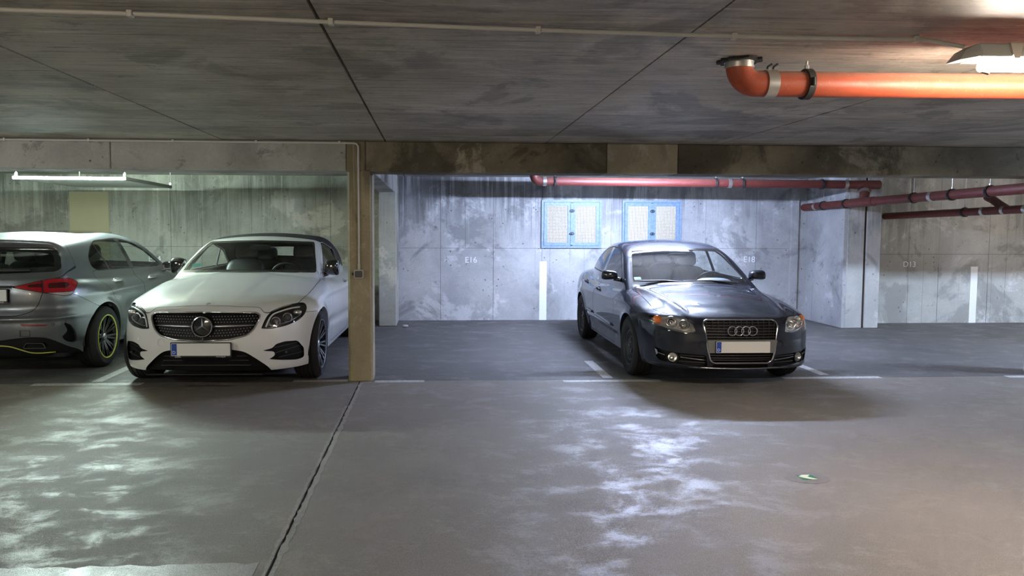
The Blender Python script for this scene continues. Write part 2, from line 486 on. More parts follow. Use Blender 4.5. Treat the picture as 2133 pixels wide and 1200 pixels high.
# ---------------------------------------------------------------- materials
class NT:
    """short notation for node trees"""
    def __init__(s, name):
        s.m = bpy.data.materials.new(name); s.m.use_nodes = True; s.t = s.m.node_tree
        s.b = s.t.nodes['Principled BSDF']; s.out = s.t.nodes['Material Output']
    def n(s, typ, ins=None, **kw):
        o = s.t.nodes.new(typ)
        for k, v in kw.items(): setattr(o, k, v)
        for k, v in (ins or {}).items():
            if hasattr(v, 'is_output'): s.t.links.new(v, o.inputs[k])
            else: o.inputs[k].default_value = v
        return o
    def set(s, **kw):
        for k, v in kw.items():
            i = s.b.inputs[k.replace('_', ' ')]
            if hasattr(v, 'is_output'): s.t.links.new(v, i)
            else: i.default_value = (*v, 1) if isinstance(v, tuple) and len(v) == 3 and i.type == 'RGBA' else v
    def coord(s, scale=(1, 1, 1), kind='Object', rot=(0, 0, 0), loc=(0, 0, 0)):
        c = s.n('ShaderNodeTexCoord').outputs[kind]
        return s.n('ShaderNodeMapping', {'Vector': c, 'Scale': scale, 'Rotation': rot, 'Location': loc}).outputs[0]
    def noise(s, vec, sc, det=4, rough=.55, dist=0):
        return s.n('ShaderNodeTexNoise', {'Vector': vec, 'Scale': sc, 'Detail': det, 'Roughness': rough, 'Distortion': dist}).outputs['Fac']
    def ramp(s, fac, *stops, interp='LINEAR'):
        r = s.n('ShaderNodeValToRGB', {'Fac': fac}); e = r.color_ramp.elements; r.color_ramp.interpolation = interp
        for i, (p, c) in enumerate(stops):
            x = e[i] if i < 2 else e.new(p)
            x.position = p; x.color = (*c, 1) if isinstance(c, tuple) else (c, c, c, 1)
        return r.outputs[0]
    def rng(s, v, a, b, c=0., d=1.):
        return s.n('ShaderNodeMapRange', {'Value': v, 'From Min': a, 'From Max': b, 'To Min': c, 'To Max': d}).outputs[0]
    def mix(s, fac, a, b, mode='MIX'):
        o = s.n('ShaderNodeMix', data_type='RGBA', blend_type=mode)
        for i, v in ((0, fac), (6, a), (7, b)):
            if hasattr(v, 'is_output'): s.t.links.new(v, o.inputs[i])
            else: o.inputs[i].default_value = (*v, 1) if isinstance(v, tuple) else v
        return o.outputs[2]
    def math(s, op, a, b=0.):
        return s.n('ShaderNodeMath', {0: a, 1: b}, operation=op).outputs[0]
    def bump(s, h, strength=.3, dist=.01):
        s.t.links.new(s.n('ShaderNodeBump', {'Height': h, 'Strength': strength, 'Distance': dist}).outputs[0], s.b.inputs['Normal'])

def plain(name, c, rough=.5, metal=0., coat=0., spec=.5):
    k = NT(name); k.set(Base_Color=c, Roughness=rough, Metallic=metal, Coat_Weight=coat, Coat_Roughness=.03, Specular_IOR_Level=spec)
    return k.m

def glow(name, c, e):
    k = NT(name); k.set(Base_Color=(.8, .8, .8), Emission_Color=c, Emission_Strength=e); return k.m

def paint(name, c, metal=0., rough=.35, coat=1., flake=0., spec=.5):
    k = NT(name); base = c
    if flake:
        n = k.noise(k.coord(), 900, 1); base = k.mix(k.rng(n, .35, .65), tuple(x*(1-flake) for x in c), tuple(x*(1+flake) for x in c))
    k.set(Base_Color=base, Roughness=rough, Metallic=metal, Coat_Weight=coat, Coat_Roughness=.03, Specular_IOR_Level=spec); return k.m

def glass(name, tint, refl=1.0, rough=0., dust=0.):
    """thin pane: tinted see-through sheet with a mirror-like film"""
    k = NT(name); t = k.t
    tr = k.n('ShaderNodeBsdfTransparent', {'Color': (*tint, 1)}); gl = k.n('ShaderNodeBsdfGlossy', {'Color': (1, 1, 1, 1), 'Roughness': rough})
    ior = k.rng(k.n('ShaderNodeNewGeometry').outputs['Backfacing'], 0, 1, 1.5, 1/1.5)   # same sheet from either side
    fr = k.n('ShaderNodeFresnel', {'IOR': ior}); f = k.math('MULTIPLY', fr.outputs[0], refl)
    mx = k.n('ShaderNodeMixShader', {0: f, 1: tr.outputs[0], 2: gl.outputs[0]})
    if dust:
        d = k.n('ShaderNodeBsdfDiffuse', {'Color': (.8, .8, .8, 1)}); n = k.noise(k.coord(), 3, 5)
        m2 = k.n('ShaderNodeMixShader', {0: k.rng(n, .2, .8, dust*.5, dust*1.5), 1: mx.outputs[0], 2: d.outputs[0]}); mx = m2
    t.links.new(mx.outputs[0], k.out.inputs['Surface']); return k.m

def concrete(name, lo, mid, hi, streak=.5, top=2.3, boards=None, dark_top=.0, seed=0., holes=.5, pale=(.62, .62, .6), rough=.75, fade=1.2):
    """cast concrete: blotches, runs of damp from above, pores; boards = imprint of shuttering boards along X"""
    k = NT(name); P = k.coord(loc=(seed, seed*.7, 0))
    big = k.noise(P, .9, 6, .62, .4); med = k.noise(P, 4.5, 6, .65, .3); fine = k.noise(P, 38, 4, .7)
    col = k.ramp(big, (.30, lo), (.52, mid), (.72, hi))
    col = k.mix(k.rng(med, .35, .7, 0, .55), col, k.mix(.5, col, lo), 'MIX')
    n1 = k.noise(P, 1.25, 10, .7, .35); patch = k.rng(n1, .55, .60)      # pale laitance patches with hard edges
    col = k.mix(k.math('MULTIPLY', patch, .75), col, pale)
    damp = k.rng(k.noise(k.coord(loc=(seed+7, 1, 2)), 1.0, 8, .66, .7), .54, .60)
    col = k.mix(k.math('MULTIPLY', damp, .6), col, tuple(x*.62 for x in lo))
    scar = k.rng(k.noise(k.coord(loc=(seed+2, 5, 1)), 3.2, 10, .78, .4), .60, .64)
    col = k.mix(k.math('MULTIPLY', scar, .55), col, tuple(x*.5 for x in lo))
    if streak:
        z = k.n('ShaderNodeSeparateXYZ', {0: k.n('ShaderNodeNewGeometry').outputs['Position']}).outputs[2]
        h = k.rng(z, top-fade, top, .0, 1.)
        where = k.rng(k.noise(k.coord((1, 1, .25), loc=(seed+1, 0, 0)), 1.1, 4, .6), .46, .60)
        s = k.noise(k.coord((7, 7, .35), loc=(seed, 0, seed)), 1.6, 7, .7, .3)
        run = k.math('MULTIPLY', k.math('MULTIPLY', k.rng(k.math('ADD', s, k.math('MULTIPLY', h, .22)), .60, .70), h), where)
        col = k.mix(k.math('MULTIPLY', run, streak), col, tuple(x*.22 for x in lo))
        s2 = k.noise(k.coord((13, 13, .25), loc=(seed+3, 0, 0)), 1.8, 4, .6)
        run2 = k.math('MULTIPLY', k.rng(s2, .62, .68), k.rng(z, top-fade*1.1, top-.1, .0, 1.))
        col = k.mix(k.math('MULTIPLY', run2, streak*.7), col, pale)
        hair = k.math('MULTIPLY', k.rng(k.noise(k.coord((20, 20, .10), loc=(seed+9, 0, 0)), 2.0, 1, .5), .71, .73), where)
        col = k.mix(k.math('MULTIPLY', hair, .6), col, tuple(x*.2 for x in lo))
        if dark_top:
            d = k.math('MULTIPLY', k.rng(z, top-.5, top, 0, 1), dark_top)
            col = k.mix(d, col, tuple(x*.3 for x in lo))
    hgt = k.math('MULTIPLY', fine, .35)
    if boards:
        w = boards; Y = k.n('ShaderNodeSeparateXYZ', {0: P}).outputs[1]
        fr = k.math('FRACT', k.math('DIVIDE', Y, w)); cell = k.math('FLOOR', k.math('DIVIDE', Y, w))
        wn = k.n('ShaderNodeTexWhiteNoise', {'W': cell}, noise_dimensions='1D').outputs[0]
        seam = k.math('ADD', k.rng(fr, 0, .012, 1, 0), k.rng(fr, .988, 1, 0, 1))
        col = k.mix(k.rng(wn, 0, 1, 0, .42), col, tuple(x*.55 for x in lo))
        broken = k.rng(k.noise(k.coord((.8, 6, 1), loc=(seed, 0, 0)), 2, 4, .6), .42, .60)
        col = k.mix(k.math('MULTIPLY', k.math('MULTIPLY', seam, broken), .95), col, (.03, .028, .025))
        g = k.noise(k.coord((.7, 12, 1), loc=(seed, 0, 0)), 2.6, 8, .74, .15)
        col = k.mix(k.rng(g, .50, .64, 0, .55), col, tuple(x*.35 for x in lo))
        flake = k.rng(k.noise(k.coord((1.1, 11, 1), loc=(seed+5, 2, 0)), 2.4, 10, .78, .3), .59, .62)
        col = k.mix(k.math('MULTIPLY', flake, .75), col, tuple(x*.30 for x in lo))
        lt = k.rng(k.noise(k.coord((.8, 10, 1), loc=(seed+8, 4, 0)), 2.0, 9, .75, .2), .56, .64); col = k.mix(k.math('MULTIPLY', lt, .4), col, tuple(min(1, x*1.25) for x in hi))
        hgt = k.math('ADD', hgt, k.math('MULTIPLY', g, .9)); hgt = k.math('ADD', hgt, k.math('MULTIPLY', wn, .5))
        hgt = k.math('SUBTRACT', hgt, k.math('MULTIPLY', seam, .5))
    if holes:
        vo = k.n('ShaderNodeTexVoronoi', {'Vector': P, 'Scale': 9.}); big2 = k.rng(k.noise(P, 3, 2), .46, .56)
        hole = k.math('MULTIPLY', k.rng(vo.outputs['Distance'], .06, .13, 1, 0), big2)
        col = k.mix(k.math('MULTIPLY', hole, holes), col, (.035, .032, .03))
        hgt = k.math('SUBTRACT', hgt, k.math('MULTIPLY', hole, 1.5))
    col = k.mix(k.rng(fine, .3, .75, .22, 0), col, tuple(x*.5 for x in lo))
    k.set(Base_Color=col, Roughness=rough, Specular_IOR_Level=.3); k.bump(hgt, .5, .006)
    return k.m

def floor_mat(name, lo, hi, r0, r1, seed=0., spec=.5, smear=.35):
    k = NT(name); P = k.coord(loc=(seed, 0, 0))
    big = k.noise(P, .55, 5, .6, .6); med = k.noise(k.coord((1, 1.5, 1), loc=(seed, 3, 0)), 1.7, 9, .70, .45); fine = k.noise(P, 210, 2, .8); grit = k.noise(P, 60, 3, .8)
    pat = k.noise(k.coord((1, 1.3, 1), loc=(seed+4, 1, 0)), 2.6, 12, .74, .25)
    col = k.ramp(big, (.3, lo), (.7, hi))
    col = k.mix(k.rng(med, .42, .66, 0, smear), col, tuple(min(1, x*1.55) for x in hi))
    col = k.mix(k.rng(grit, .35, .7, .35, 0), col, tuple(x*.62 for x in lo))
    col = k.mix(k.rng(fine, .54, .66, 0, .6), col, tuple(min(1, x*1.8) for x in hi))
    col = k.mix(k.rng(k.noise(P, 120, 2, .8), .56, .66, 0, .6), col, tuple(x*.45 for x in lo))
    wisp = k.math('MULTIPLY', k.rng(pat, .52, .60), .16); col = k.mix(wisp, col, tuple(min(1, x*1.7) for x in hi))
    vo = k.n('ShaderNodeTexVoronoi', {'Vector': P, 'Scale': 7.}); sp = k.math('MULTIPLY', k.rng(vo.outputs['Distance'], .03, .05, 1, 0), k.rng(k.noise(P, 2, 2), .55, .6))
    col = k.mix(k.math('MULTIPLY', sp, .5), col, (.05, .045, .04))
    rr = k.math('ADD', k.rng(k.math('ADD', pat, k.rng(grit, .3, .7, -.05, .05)), .48, .62, r1, r0), k.rng(fine, .3, .7, .10, -.08))
    k.set(Base_Color=col, Roughness=rr, Specular_IOR_Level=spec)
    k.bump(k.math('ADD', k.math('MULTIPLY', fine, .6), k.math('MULTIPLY', grit, .8)), .38, .004)
    return k.m

def rusty(name, base, rough=.45, dust=.35):
    k = NT(name); P = k.coord(); n = k.noise(P, 14, 6, .7); f = k.noise(P, 90, 3, .7)
    z = k.n('ShaderNodeSeparateXYZ', {0: k.n('ShaderNodeNewGeometry').outputs['Normal']}).outputs[2]
    col = k.mix(k.rng(n, .5, .75, 0, .5), base, tuple(x*.6 for x in base))
    col = k.mix(k.math('MULTIPLY', k.rng(z, .2, .9), dust), col, (.25, .2, .16))
    col = k.mix(k.math('MULTIPLY', k.rng(f, .62, .7), .35), col, (.6, .35, .22))
    k.set(Base_Color=col, Roughness=k.rng(n, .3, .7, rough, rough+.2)); return k.m
# ---------------------------------------------------------------- light
w_ = bpy.data.worlds.new('garage_air'); sc.world = w_; w_.use_nodes = True
w_.node_tree.nodes['Background'].inputs[0].default_value = (.5, .5, .5, 1); w_.node_tree.nodes['Background'].inputs[1].default_value = 0.0
sc.view_settings.exposure = 2.35
TUBE_GREEN = glow('tube_light_greenish', (.76, 1.0, .93), 250)
TUBE_BLUE = glow('tube_light_blue', (.55, .67, 1.0), 430)
TUBE_WARM = glow('tube_light_warm', (1.0, .86, .72), 62)
TUBE_BAY = glow('tube_light_cold', (.58, .74, 1.0), 430)
TUBE_FAR = glow('tube_light_dim_warm', (1.0, .84, .66), 34)
TUBE_FILL = glow('tube_light_fill', (1.0, .84, .64), 115)
TUBE_LEFT = glow('tube_light_left', (.92, 1.0, .96), 85)

# ---------------------------------------------------------------- the garage
def struct(name, mb, mat, parent=None, smooth=None, label=None):
    o = mb.build(name, mat, parent, smooth, label)
    if parent is None: o['kind'] = 'structure'
    return o
C_AISLE = concrete('ceiling_concrete', (.29, .25, .20), (.64, .58, .49), (.76, .70, .60), streak=0, boards=.42, holes=.15, rough=.55, pale=(.72, .67, .58))
C_WALL = concrete('bay_wall_concrete', (.30, .30, .30), (.47, .47, .47), (.62, .62, .62), streak=.75, top=2.3, seed=4, holes=.75, pale=(.70, .70, .70), fade=1.25)
C_GREEN = concrete('stained_wall_concrete', (.25, .24, .20), (.42, .41, .35), (.56, .545, .47), streak=.6, top=2.3, seed=11, holes=.6, pale=(.62, .58, .49), fade=1.6)
C_END = concrete('end_wall_concrete', (.36, .36, .34), (.50, .50, .48), (.60, .60, .58), streak=.6, top=2.0, seed=21, holes=.7, pale=(.66, .66, .65))
C_BEAM_L = concrete('beam_concrete_grey', (.25, .245, .225), (.42, .41, .38), (.54, .53, .49), streak=0, seed=31, holes=.8, pale=(.50, .49, .46))
C_BEAM_R = concrete('beam_concrete_brown', (.085, .072, .048), (.27, .232, .16), (.44, .385, .28), streak=0, seed=37, holes=.7, pale=(.48, .43, .32))
C_PATCH = concrete('beam_patch_concrete', (.36, .31, .215), (.44, .385, .275), (.50, .445, .33), streak=0, seed=38, holes=.3)
C_PILLAR = concrete('pillar_concrete', (.24, .20, .125), (.37, .315, .205), (.47, .41, .28), streak=.55, top=2.05, seed=41, holes=.4, pale=(.50, .45, .33), fade=1.0)
C_DARK = plain('joint_shadow_gap', (.11, .09, .068), .9)
F_AISLE = floor_mat('aisle_floor', (.178, .153, .128), (.236, .21, .182), .40, .70, 0, spec=.42, smear=.15)
F_BAY = floor_mat('bay_floor', (.085, .08, .076), (.155, .147, .143), .45, .7, 5, spec=.4, smear=.3)
F_JOINT = plain('old_joint_filler', (.075, .066, .055), .9)
WHITE_LINE = NT('worn_white_line')
_n = WHITE_LINE.noise(WHITE_LINE.coord(), 35, 5, .7); WHITE_LINE.set(Base_Color=WHITE_LINE.ramp(_n, (.35, (.30, .29, .27)), (.60, (.58, .58, .56))), Roughness=.6); WHITE_LINE = WHITE_LINE.m
SEALANT = floor_mat('joint_sealant', (.22, .20, .175), (.31, .285, .25), .42, .65, 9)
GALV = plain('galvanised_steel', (.62, .60, .56), .38, .9)
PVC = plain('grey_plastic_conduit', (.55, .54, .50), .5)
BLACKP = plain('black_plastic', (.02, .02, .021), .5)

# floor: two aisle slabs and the bay slabs over a sunken base
Y0, YB = -5.0, 7.22
fl = struct('floor', MB().box((-9.3, Y0, -.3), (12.2, 12.4, -.035)), C_DARK)
for x0, x1, y0, y1, mt in ((-9.3, -.728, Y0, YB, F_AISLE), (-.712, 12.2, Y0, YB, F_AISLE), (-9.3, 12.2, YB+.006, 12.3, F_BAY)):
    MB().box((x0, y0, -.034), (x1, y1, 0)).build('slab', mt, fl)
MB().box((-.729, Y0, -.03), (-.711, YB, -.007)).build('joint_filler', F_JOINT, fl)
def ragged(x0, x1, y0, y1, n, jit, z=.0015, along='y'):
    """thin trowelled band with uneven edges"""
    rr = random.Random(int((x0+9)*1000) + n); a, b = [], []
    for i in range(n+1):
        t = i/n
        if along == 'y':
            y = y0+(y1-y0)*t; a.append((x0+rr.uniform(-jit, jit), y)); b.append((x1+rr.uniform(-jit, jit), y))
        else:
            x = x0+(x1-x0)*t; a.append((x, y0+rr.uniform(-jit, jit))); b.append((x, y1+rr.uniform(-jit, jit)))
    v = [(p[0], p[1], z) for p in a] + [(p[0], p[1], z) for p in b] + [(p[0], p[1], -.002) for p in a] + [(p[0], p[1], -.002) for p in b]; m = n+1; f = []
    for i in range(n): f += [(i, i+1, m+i+1, m+i), (i, 2*m+i, 2*m+i+1, i+1), (m+i, m+i+1, 3*m+i+1, 3*m+i)]
    mb = MB(); mb.add(v, f); return mb
ragged(-.711, -.682, 2.4, 7.15, 90, .009).build('joint_sealant', SEALANT, fl)
ragged(-.746, -.729, 2.4, 6.2, 90, .006).build('joint_sealant', SEALANT, fl)
ragged(-4.2, -.78, 2.9, 3.27, 60, .02, along='x').build('floor_patch', floor_mat('trowelled_patch', (.30, .285, .265), (.44, .42, .40), .22, .42, 13), fl, label='pale trowelled patch across the aisle floor')
for x0, x1, y0, y1 in ((-3.82, -2.79, 7.135, 7.235), (-1.37, -.84, 7.22, 7.31), (-.57, -.087, 7.16, 7.25), (1.28, 2.25, 7.10, 7.19), (3.53, 4.55, 7.17, 7.26), (5.87, 6.32, 7.15, 7.24)):
    MB().box((x0, y0, -.004), (x1, y1, .0012)).build('painted_line', WHITE_LINE, fl)
for xa, xb, y0, y1 in ((1.76, 1.76, 7.28, 8.25), (4.04, 4.09, 7.36, 11.8), (-3.27, -3.25, 7.3, 11.6)):
    MB().add([(xa-.05, y0, .0012), (xa+.05, y0, .0012), (xb+.05, y1, .0012), (xb-.05, y1, .0012), (xa-.05, y0, -.004), (xa+.05, y0, -.004), (xb+.05, y1, -.004), (xb-.05, y1, -.004)],
             [(0,1,2,3), (0,4,5,1), (1,5,6,2), (2,6,7,3), (3,7,4,0)]).build('painted_line', WHITE_LINE, fl)

# ceiling: shuttered panels with open joints running into the bays
JX = [-9.3, -8.21, -6.66, -5.11, -3.56, -2.01, -.462, 1.107, 2.83, 4.40, 5.96, 7.52, 9.1, 10.7, 12.2]
ce = struct('ceiling', MB().box((-9.3, Y0, 2.36), (12.2, 12.4, 2.55)), C_DARK)
for i, (a, b) in enumerate(zip(JX[:-1], JX[1:])):
    g = .008 if i in (5, 6) else .004
    if i not in (9, 10): MB().box((a+g, Y0, 2.338 + .002*(i % 2)), (b-g, 7.44, 2.362)).build('panel', C_AISLE, ce)
    else: MB().box((a+g, Y0, 2.338), (b-g, 7.44, 2.362)).build('panel', C_AISLE, ce)
    MB().box((a+g, 7.44, 2.335), (b-g, 12.2, 2.362)).build('panel', C_AISLE, ce)

# beam over the bay fronts, pillars under it
YF, YR = 7.25, 7.62
bm_ = struct('beam', MB().box((-9.2, YF+.02, 2.08), (12.1, YR-.02, 2.36)), C_BEAM_R)
cuts = [-9.3, -5.9, -3.06, -.835]
for a, b in zip(cuts[:-1], cuts[1:]): MB().box((a+.003, YF, 2.052), (b-.003, YR, 2.337), .008).build('segment', C_BEAM_L, bm_)
MB().box((-.835, YF-.004, 2.045), (-.655, YR, 2.337), .006).build('segment', C_PILLAR, bm_)
for a, b, mt in ((-.655, 1.71, C_BEAM_R), (1.71, 2.42, C_PATCH), (2.42, 6.3, C_BEAM_R), (6.3, 12.2, C_BEAM_R)):
    MB().box((a+.002, YF, 2.046), (b-.002, YR, 2.337), .008).build('segment', mt, bm_)
def pillar(x0, x1, y0, y1, z1, mat):
    mb = MB(); c = .022
    mb.prism([(x0+c, y0), (x1-c, y0), (x1, y0+c), (x1, y1-c), (x1-c, y1), (x0+c, y1), (x0, y1-c), (x0, y0+c)], 0, z1)
    return struct('pillar', mb, mat)
pl1 = pillar(-.832, -.592, YF, 7.53, 2.06, C_PILLAR)
pl2 = pillar(6.305, 6.545, YF, 7.53, 2.06, C_END)
pier = struct('pillar', MB().box((-.83, 11.3, 0), (-.56, 12.05, 2.34), .012), C_GREEN)
lb = struct('beam', MB().box((-.83, 7.6, 2.05), (-.58, 11.32, 2.34), .01), C_BEAM_L)

# rear walls in shuttered panels
def paneled(name, xs, zs, y, mat, th=.25):
    w = struct(name, MB().box((xs[0], y+.012, 0), (xs[-1], y+th, 2.35)), C_DARK)
    rr = random.Random(len(xs)); g = .0025
    for a, b in zip(xs[:-1], xs[1:]):
        for c, d in zip(zs[:-1], zs[1:]):
            MB().box((a+g, y+rr.uniform(0, .004), c+(g if c > 0 else 0)), (b-g, y+.013, d-g)).build('panel', mat, w)
    return w
wl = paneled('wall_back_left', [-9.3, -8.0, -6.72, -5.45, -4.17, -2.9, -1.65, -.6], [0, 1.20, 2.34], 12.03, C_GREEN)
MB().box((-5.72, 12.012, 0), (-5.12, 12.05, 2.06)).build('repair_strip', plain('yellowed_render', (.42, .375, .235), .85), wl, label='yellowish rendered strip in the stained wall')
wr = paneled('wall_back_right', [-.6, .12, .98, 1.78, 2.92, 3.70, 4.50, 5.36, 6.24], [0, 1.18, 2.34], 12.03, C_WALL)
wd = paneled('wall_bay_right', [6.7, 7.62, 8.12, 8.95, 9.9, 10.8, 12.2], [0, 1.11, 2.34], 11.46, C_END)
MB().box((5.93, 11.985, 0), (6.06, 12.04, 2.34), .006).build('pilaster', C_WALL, wr)
we = struct('wall_end', MB().box((6.27, 10.89, 0), (6.53, 12.06, 2.34), .008), C_END)
MB().box((6.50, 10.91, 0), (6.59, 12.0, 2.34)).build('joint_gap', plain('rusty_joint_gap', (.05, .028, .018), .9), we)
MB().box((6.565, 10.89, 0), (6.79, 12.06, 2.34), .008).build('segment', C_END, we)
MB().box((6.215, 10.9, 0), (6.275, 12.06, 2.34), .004).build('segment', C_WALL, we)
struct('wall_left', MB().box((-9.5, Y0, 0), (-9.28, 12.3, 2.4)), C_GREEN)
struct('wall_right', MB().box((12.18, Y0, 0), (12.4, 12.3, 2.4)), C_END)
struct('wall_front', MB().box((-9.5, Y0-.2, 0), (12.4, Y0, 2.4)), C_END)
STRIPE = plain('white_wall_paint', (.80, .81, .80), .55)
for w, x0, x1, y, z1 in ((wr, 1.742, 1.86, 12.028, .965), (wd, 8.66, 8.775, 11.458, .91)):
    MB().box((x0, y-.0015, 0), (x1, y+.006, z1)).build('painted_stripe', STRIPE, w)
NUM = plain('number_paint', (.86, .88, .90), .6)
text('bay_number', 'E16', .135, NUM, wr, (.615, 12.024, .985), (1, 0, 0), (0, 0, 1), .0008)
text('bay_number', 'E18', .135, NUM, wr, (5.25, 12.024, .996), (1, 0, 0), (0, 0, 1), .0008)
text('bay_number', 'D13', .125, NUM, wd, (7.63, 11.454, .945), (1, 0, 0), (0, 0, 1), .0008)
text('bay_number', 'E14', .135, NUM, wl, (-4.43, 12.024, 1.0), (1, 0, 0), (0, 0, 1), .0008)

# two blue steel hatches with wire mesh
BLUE = NT('blue_steel'); _n = BLUE.noise(BLUE.coord(), 30, 4); BLUE.set(Base_Color=BLUE.ramp(_n, (.3, (.17, .25, .37)), (.7, (.25, .35, .48))), Roughness=.45); BLUE = BLUE.m
CREAM = NT('dusty_mesh_backing'); _n = CREAM.noise(CREAM.coord(), 60, 4, .7); CREAM.set(Base_Color=CREAM.ramp(_n, (.30, (.62, .54, .40)), (.62, (.92, .82, .62))), Roughness=.8); CREAM = CREAM.m
WIRE = plain('mesh_wire', (.20, .19, .17), .6)
for k, (x0, x1) in enumerate(((1.764, 2.752), (3.096, 4.081))):
    z0, z1, y = 1.185, 1.966, 12.03
    wn = struct('window_%d' % (k+1), MB().box((x0+.02, y-.012, z0+.02), (x1-.02, y+.004, z1-.02)), BLACKP)
    fr = MB().ring([(x0, z0), (x1, z0), (x1, z1), (x0, z1)], [(x0+.035, z0+.035), (x1-.035, z0+.035), (x1-.035, z1-.035), (x0+.035, z1-.035)], -.01, .035, (0, y, 0), (1, 0, 0), (0, 0, 1))
    fr.build('frame', BLUE, wn)
    mid = (x0+x1)/2
    for a, b in ((x0+.04, mid-.012), (mid+.012, x1-.04)):
        c, d, t = z0+.04, z1-.04, .055
        lf = MB().ring([(a, c), (b, c), (b, d), (a, d)], [(a+t, c+t), (b-t, c+t), (b-t, d-t), (a+t, d-t)], .004, .042, (0, y, 0), (1, 0, 0), (0, 0, 1)).build('leaf', BLUE, wn)
        MB().box((a+t-.005, y-.020, c+t-.005), (b-t+.005, y-.014, d-t+.005)).build('backing_sheet', CREAM, lf)
        g = MB(); s = .0185
        for i in range(1, int((b-a-2*t)/s)+1): g.box((a+t+i*s-.0014, y-.027, c+t), (a+t+i*s+.0014, y-.022, d-t))
        for i in range(1, int((d-c-2*t)/s)+1): g.box((a+t, y-.029, c+t+i*s-.0014), (b-t, y-.024, c+t+i*s+.0014))
        tag(g.build('wire_mesh', WIRE, lf), kind='stuff')
    MB().box((mid-.022, y-.052, z0+.05), (mid+.022, y-.040, z1-.05), .004).build('cover_strip', BLUE, wn)
    for zz in (1.42, 1.79):
        la = MB(); la.tube([(mid+.035*math.cos(t), y-.06, zz+.02*math.sin(t)) for t in np.linspace(0, 2*math.pi, 17)[:-1]], .006, 6, True)
        la.cyl((mid, y-.05, zz), (mid, y-.068, zz), .012, 10); la.build('latch', BLACKP, wn, 60)

# conduits
t = empty('cable_conduit', 'thin grey conduit clipped across the aisle ceiling to the lamp', 'conduit', (0, 3.1, 2.325))
P = [(-3.4, 2.86), (-1.746, 2.955), (-1.17, 2.985), (-.409, 3.05), (.436, 3.115), (1.287, 3.16), (1.85, 3.165), (2.09, 3.16), (2.20, 3.135), (2.27, 3.10)]
P = [(p[0], p[1]-3.1, {8: -.02, 9: -.045}.get(i, 0)) for i, p in enumerate(P)]
MB().tube([tuple(q) for q in spl(P, 5)], .0085, 10).build('tube', PVC, t, 80)
for x, y in ((-1.17, 2.985), (-.409, 3.05), (.436, 3.115), (1.287, 3.16), (2.09, 3.16)):
    MB().box((x-.011, y-3.1-.016, -.014), (x+.011, y-3.1+.016, .013), .003).build('clip', PVC, t)
t = empty('cable_conduit', 'pale conduit along the beam edge and down the pillar to a switch box', 'conduit', (-.72, YF, 2.32))
MB().tube([(-8.4, -.014, .006), (-.06, -.014, -.003), (-.018, -.014, -.008), (0, -.014, -.03), (0, -.016, -.6), (0, -.016, -1.215)], .0105, 10).build('tube', PVC, t, 80)
MB().cyl((0, -.016, -1.17), (0, -.016, -1.235), .0135, 12).build('sleeve', PVC, t, 60)
for x in (-6.4, -5.62, -4.85, -4.07, -3.3, -2.53, -1.75, -.97, -.18):
    MB().box((x-.011, -.027, -.012), (x+.011, .0, .017), .003).build('clip', PVC, t)
t = empty('switch_box', 'small square grey switch box with dark cover on the pillar', 'switch box', (-.722, YF, 1.055))
mb = MB(); r = rnd([(-.046, -.042), (.046, -.042), (.046, .042), (-.046, .042)], .014)
mb.prism(r, 0, .045, (0, 0, 0), (1, 0, 0), (0, 0, 1)); mb.build('housing', plain('pale_box_plastic', (.42, .40, .35), .5), t)
MB().prism(rnd([(-.036, -.032), (.036, -.032), (.036, .032), (-.036, .032)], .012), .045, .052, (0, 0, 0), (1, 0, 0), (0, 0, 1)).build('cover', plain('dark_box_cover', (.06, .055, .05), .5), t)
MB().cyl((-.05, -.02, .0), (-.065, -.02, .0), .012, 10).build('cable_gland', BLACKP, t)

# lamps
def batten(loc, L, mat, label, axis='x', group=None, z=.1, body=None):
    """ceiling batten: housing, end caps, bare tube under it"""
    t = empty('ceiling_lamp', label, 'lamp', loc, 0 if axis == 'x' else math.pi/2, group)
    MB().prism(rnd([(-.06, .012), (-.03, .075), (.03, .075), (.06, .012)], .01), -L/2-.03, L/2+.03, (0, 0, 0), (0, 1, 0), (0, 0, 1)).build('housing', body or plain('lamp_housing', (.55, .56, .52), .5), t, bevel=0)
    MB().cyl((-L/2, 0, -.022), (L/2, 0, -.022), .014, 16).build('tube', mat, t, 60)
    for s in (-1, 1): MB().box((s*L/2-.012, -.02, -.04), (s*L/2+.012, .02, .014), .004).build('tube_holder', BLACKP, t)
    return t
lampR = batten((2.85, 9.25, 2.225), 1.2, TUBE_BLUE, 'bare tube lamp on bay ceiling above the dark sedan')
# lamp in the aisle (in view, upper right): trough housing with dark end, clips
t = empty('ceiling_lamp', 'lit tube lamp in grey trough housing under aisle ceiling', 'lamp', (2.97, 3.1, 2.23))
HOUS = plain('grey_lamp_housing', (.80, .82, .78), .45)
L = .72
MB().prism(rnd([(-.075, .0), (-.05, .058), (.05, .058), (.075, .0), (.068, -.004), (-.068, -.004)], .012), -L+.05, L-.05, (0, 0, 0), (0, 1, 0), (0, 0, 1)).build('housing', HOUS, t)
for s in (-1, 1):
    e = MB(); e.add([(s*(L-.055), -.07, .0), (s*(L-.055), .07, .0), (s*(L-.055), .05, .057), (s*(L-.055), -.05, .057), (s*(L+.03), -.045, -.012), (s*(L+.03), .045, -.012), (s*(L+.0), .035, .03), (s*(L+.0), -.035, .03)],
        [(0,3,2,1), (4,5,6,7), (0,1,5,4), (1,2,6,5), (2,3,7,6), (3,0,4,7)]); e.build('end_cap', HOUS if s > 0 else plain('end_cap_grey', (.62, .61, .57), .5), t)
    MB().tube([(s*(L-.10), 0, 0), (s*(L-.10), 0, -.052), (s*(L-.13), 0, -.058)], .008, 8).build('tube_holder', plain('tube_holder', (.35, .27, .20), .5), t)
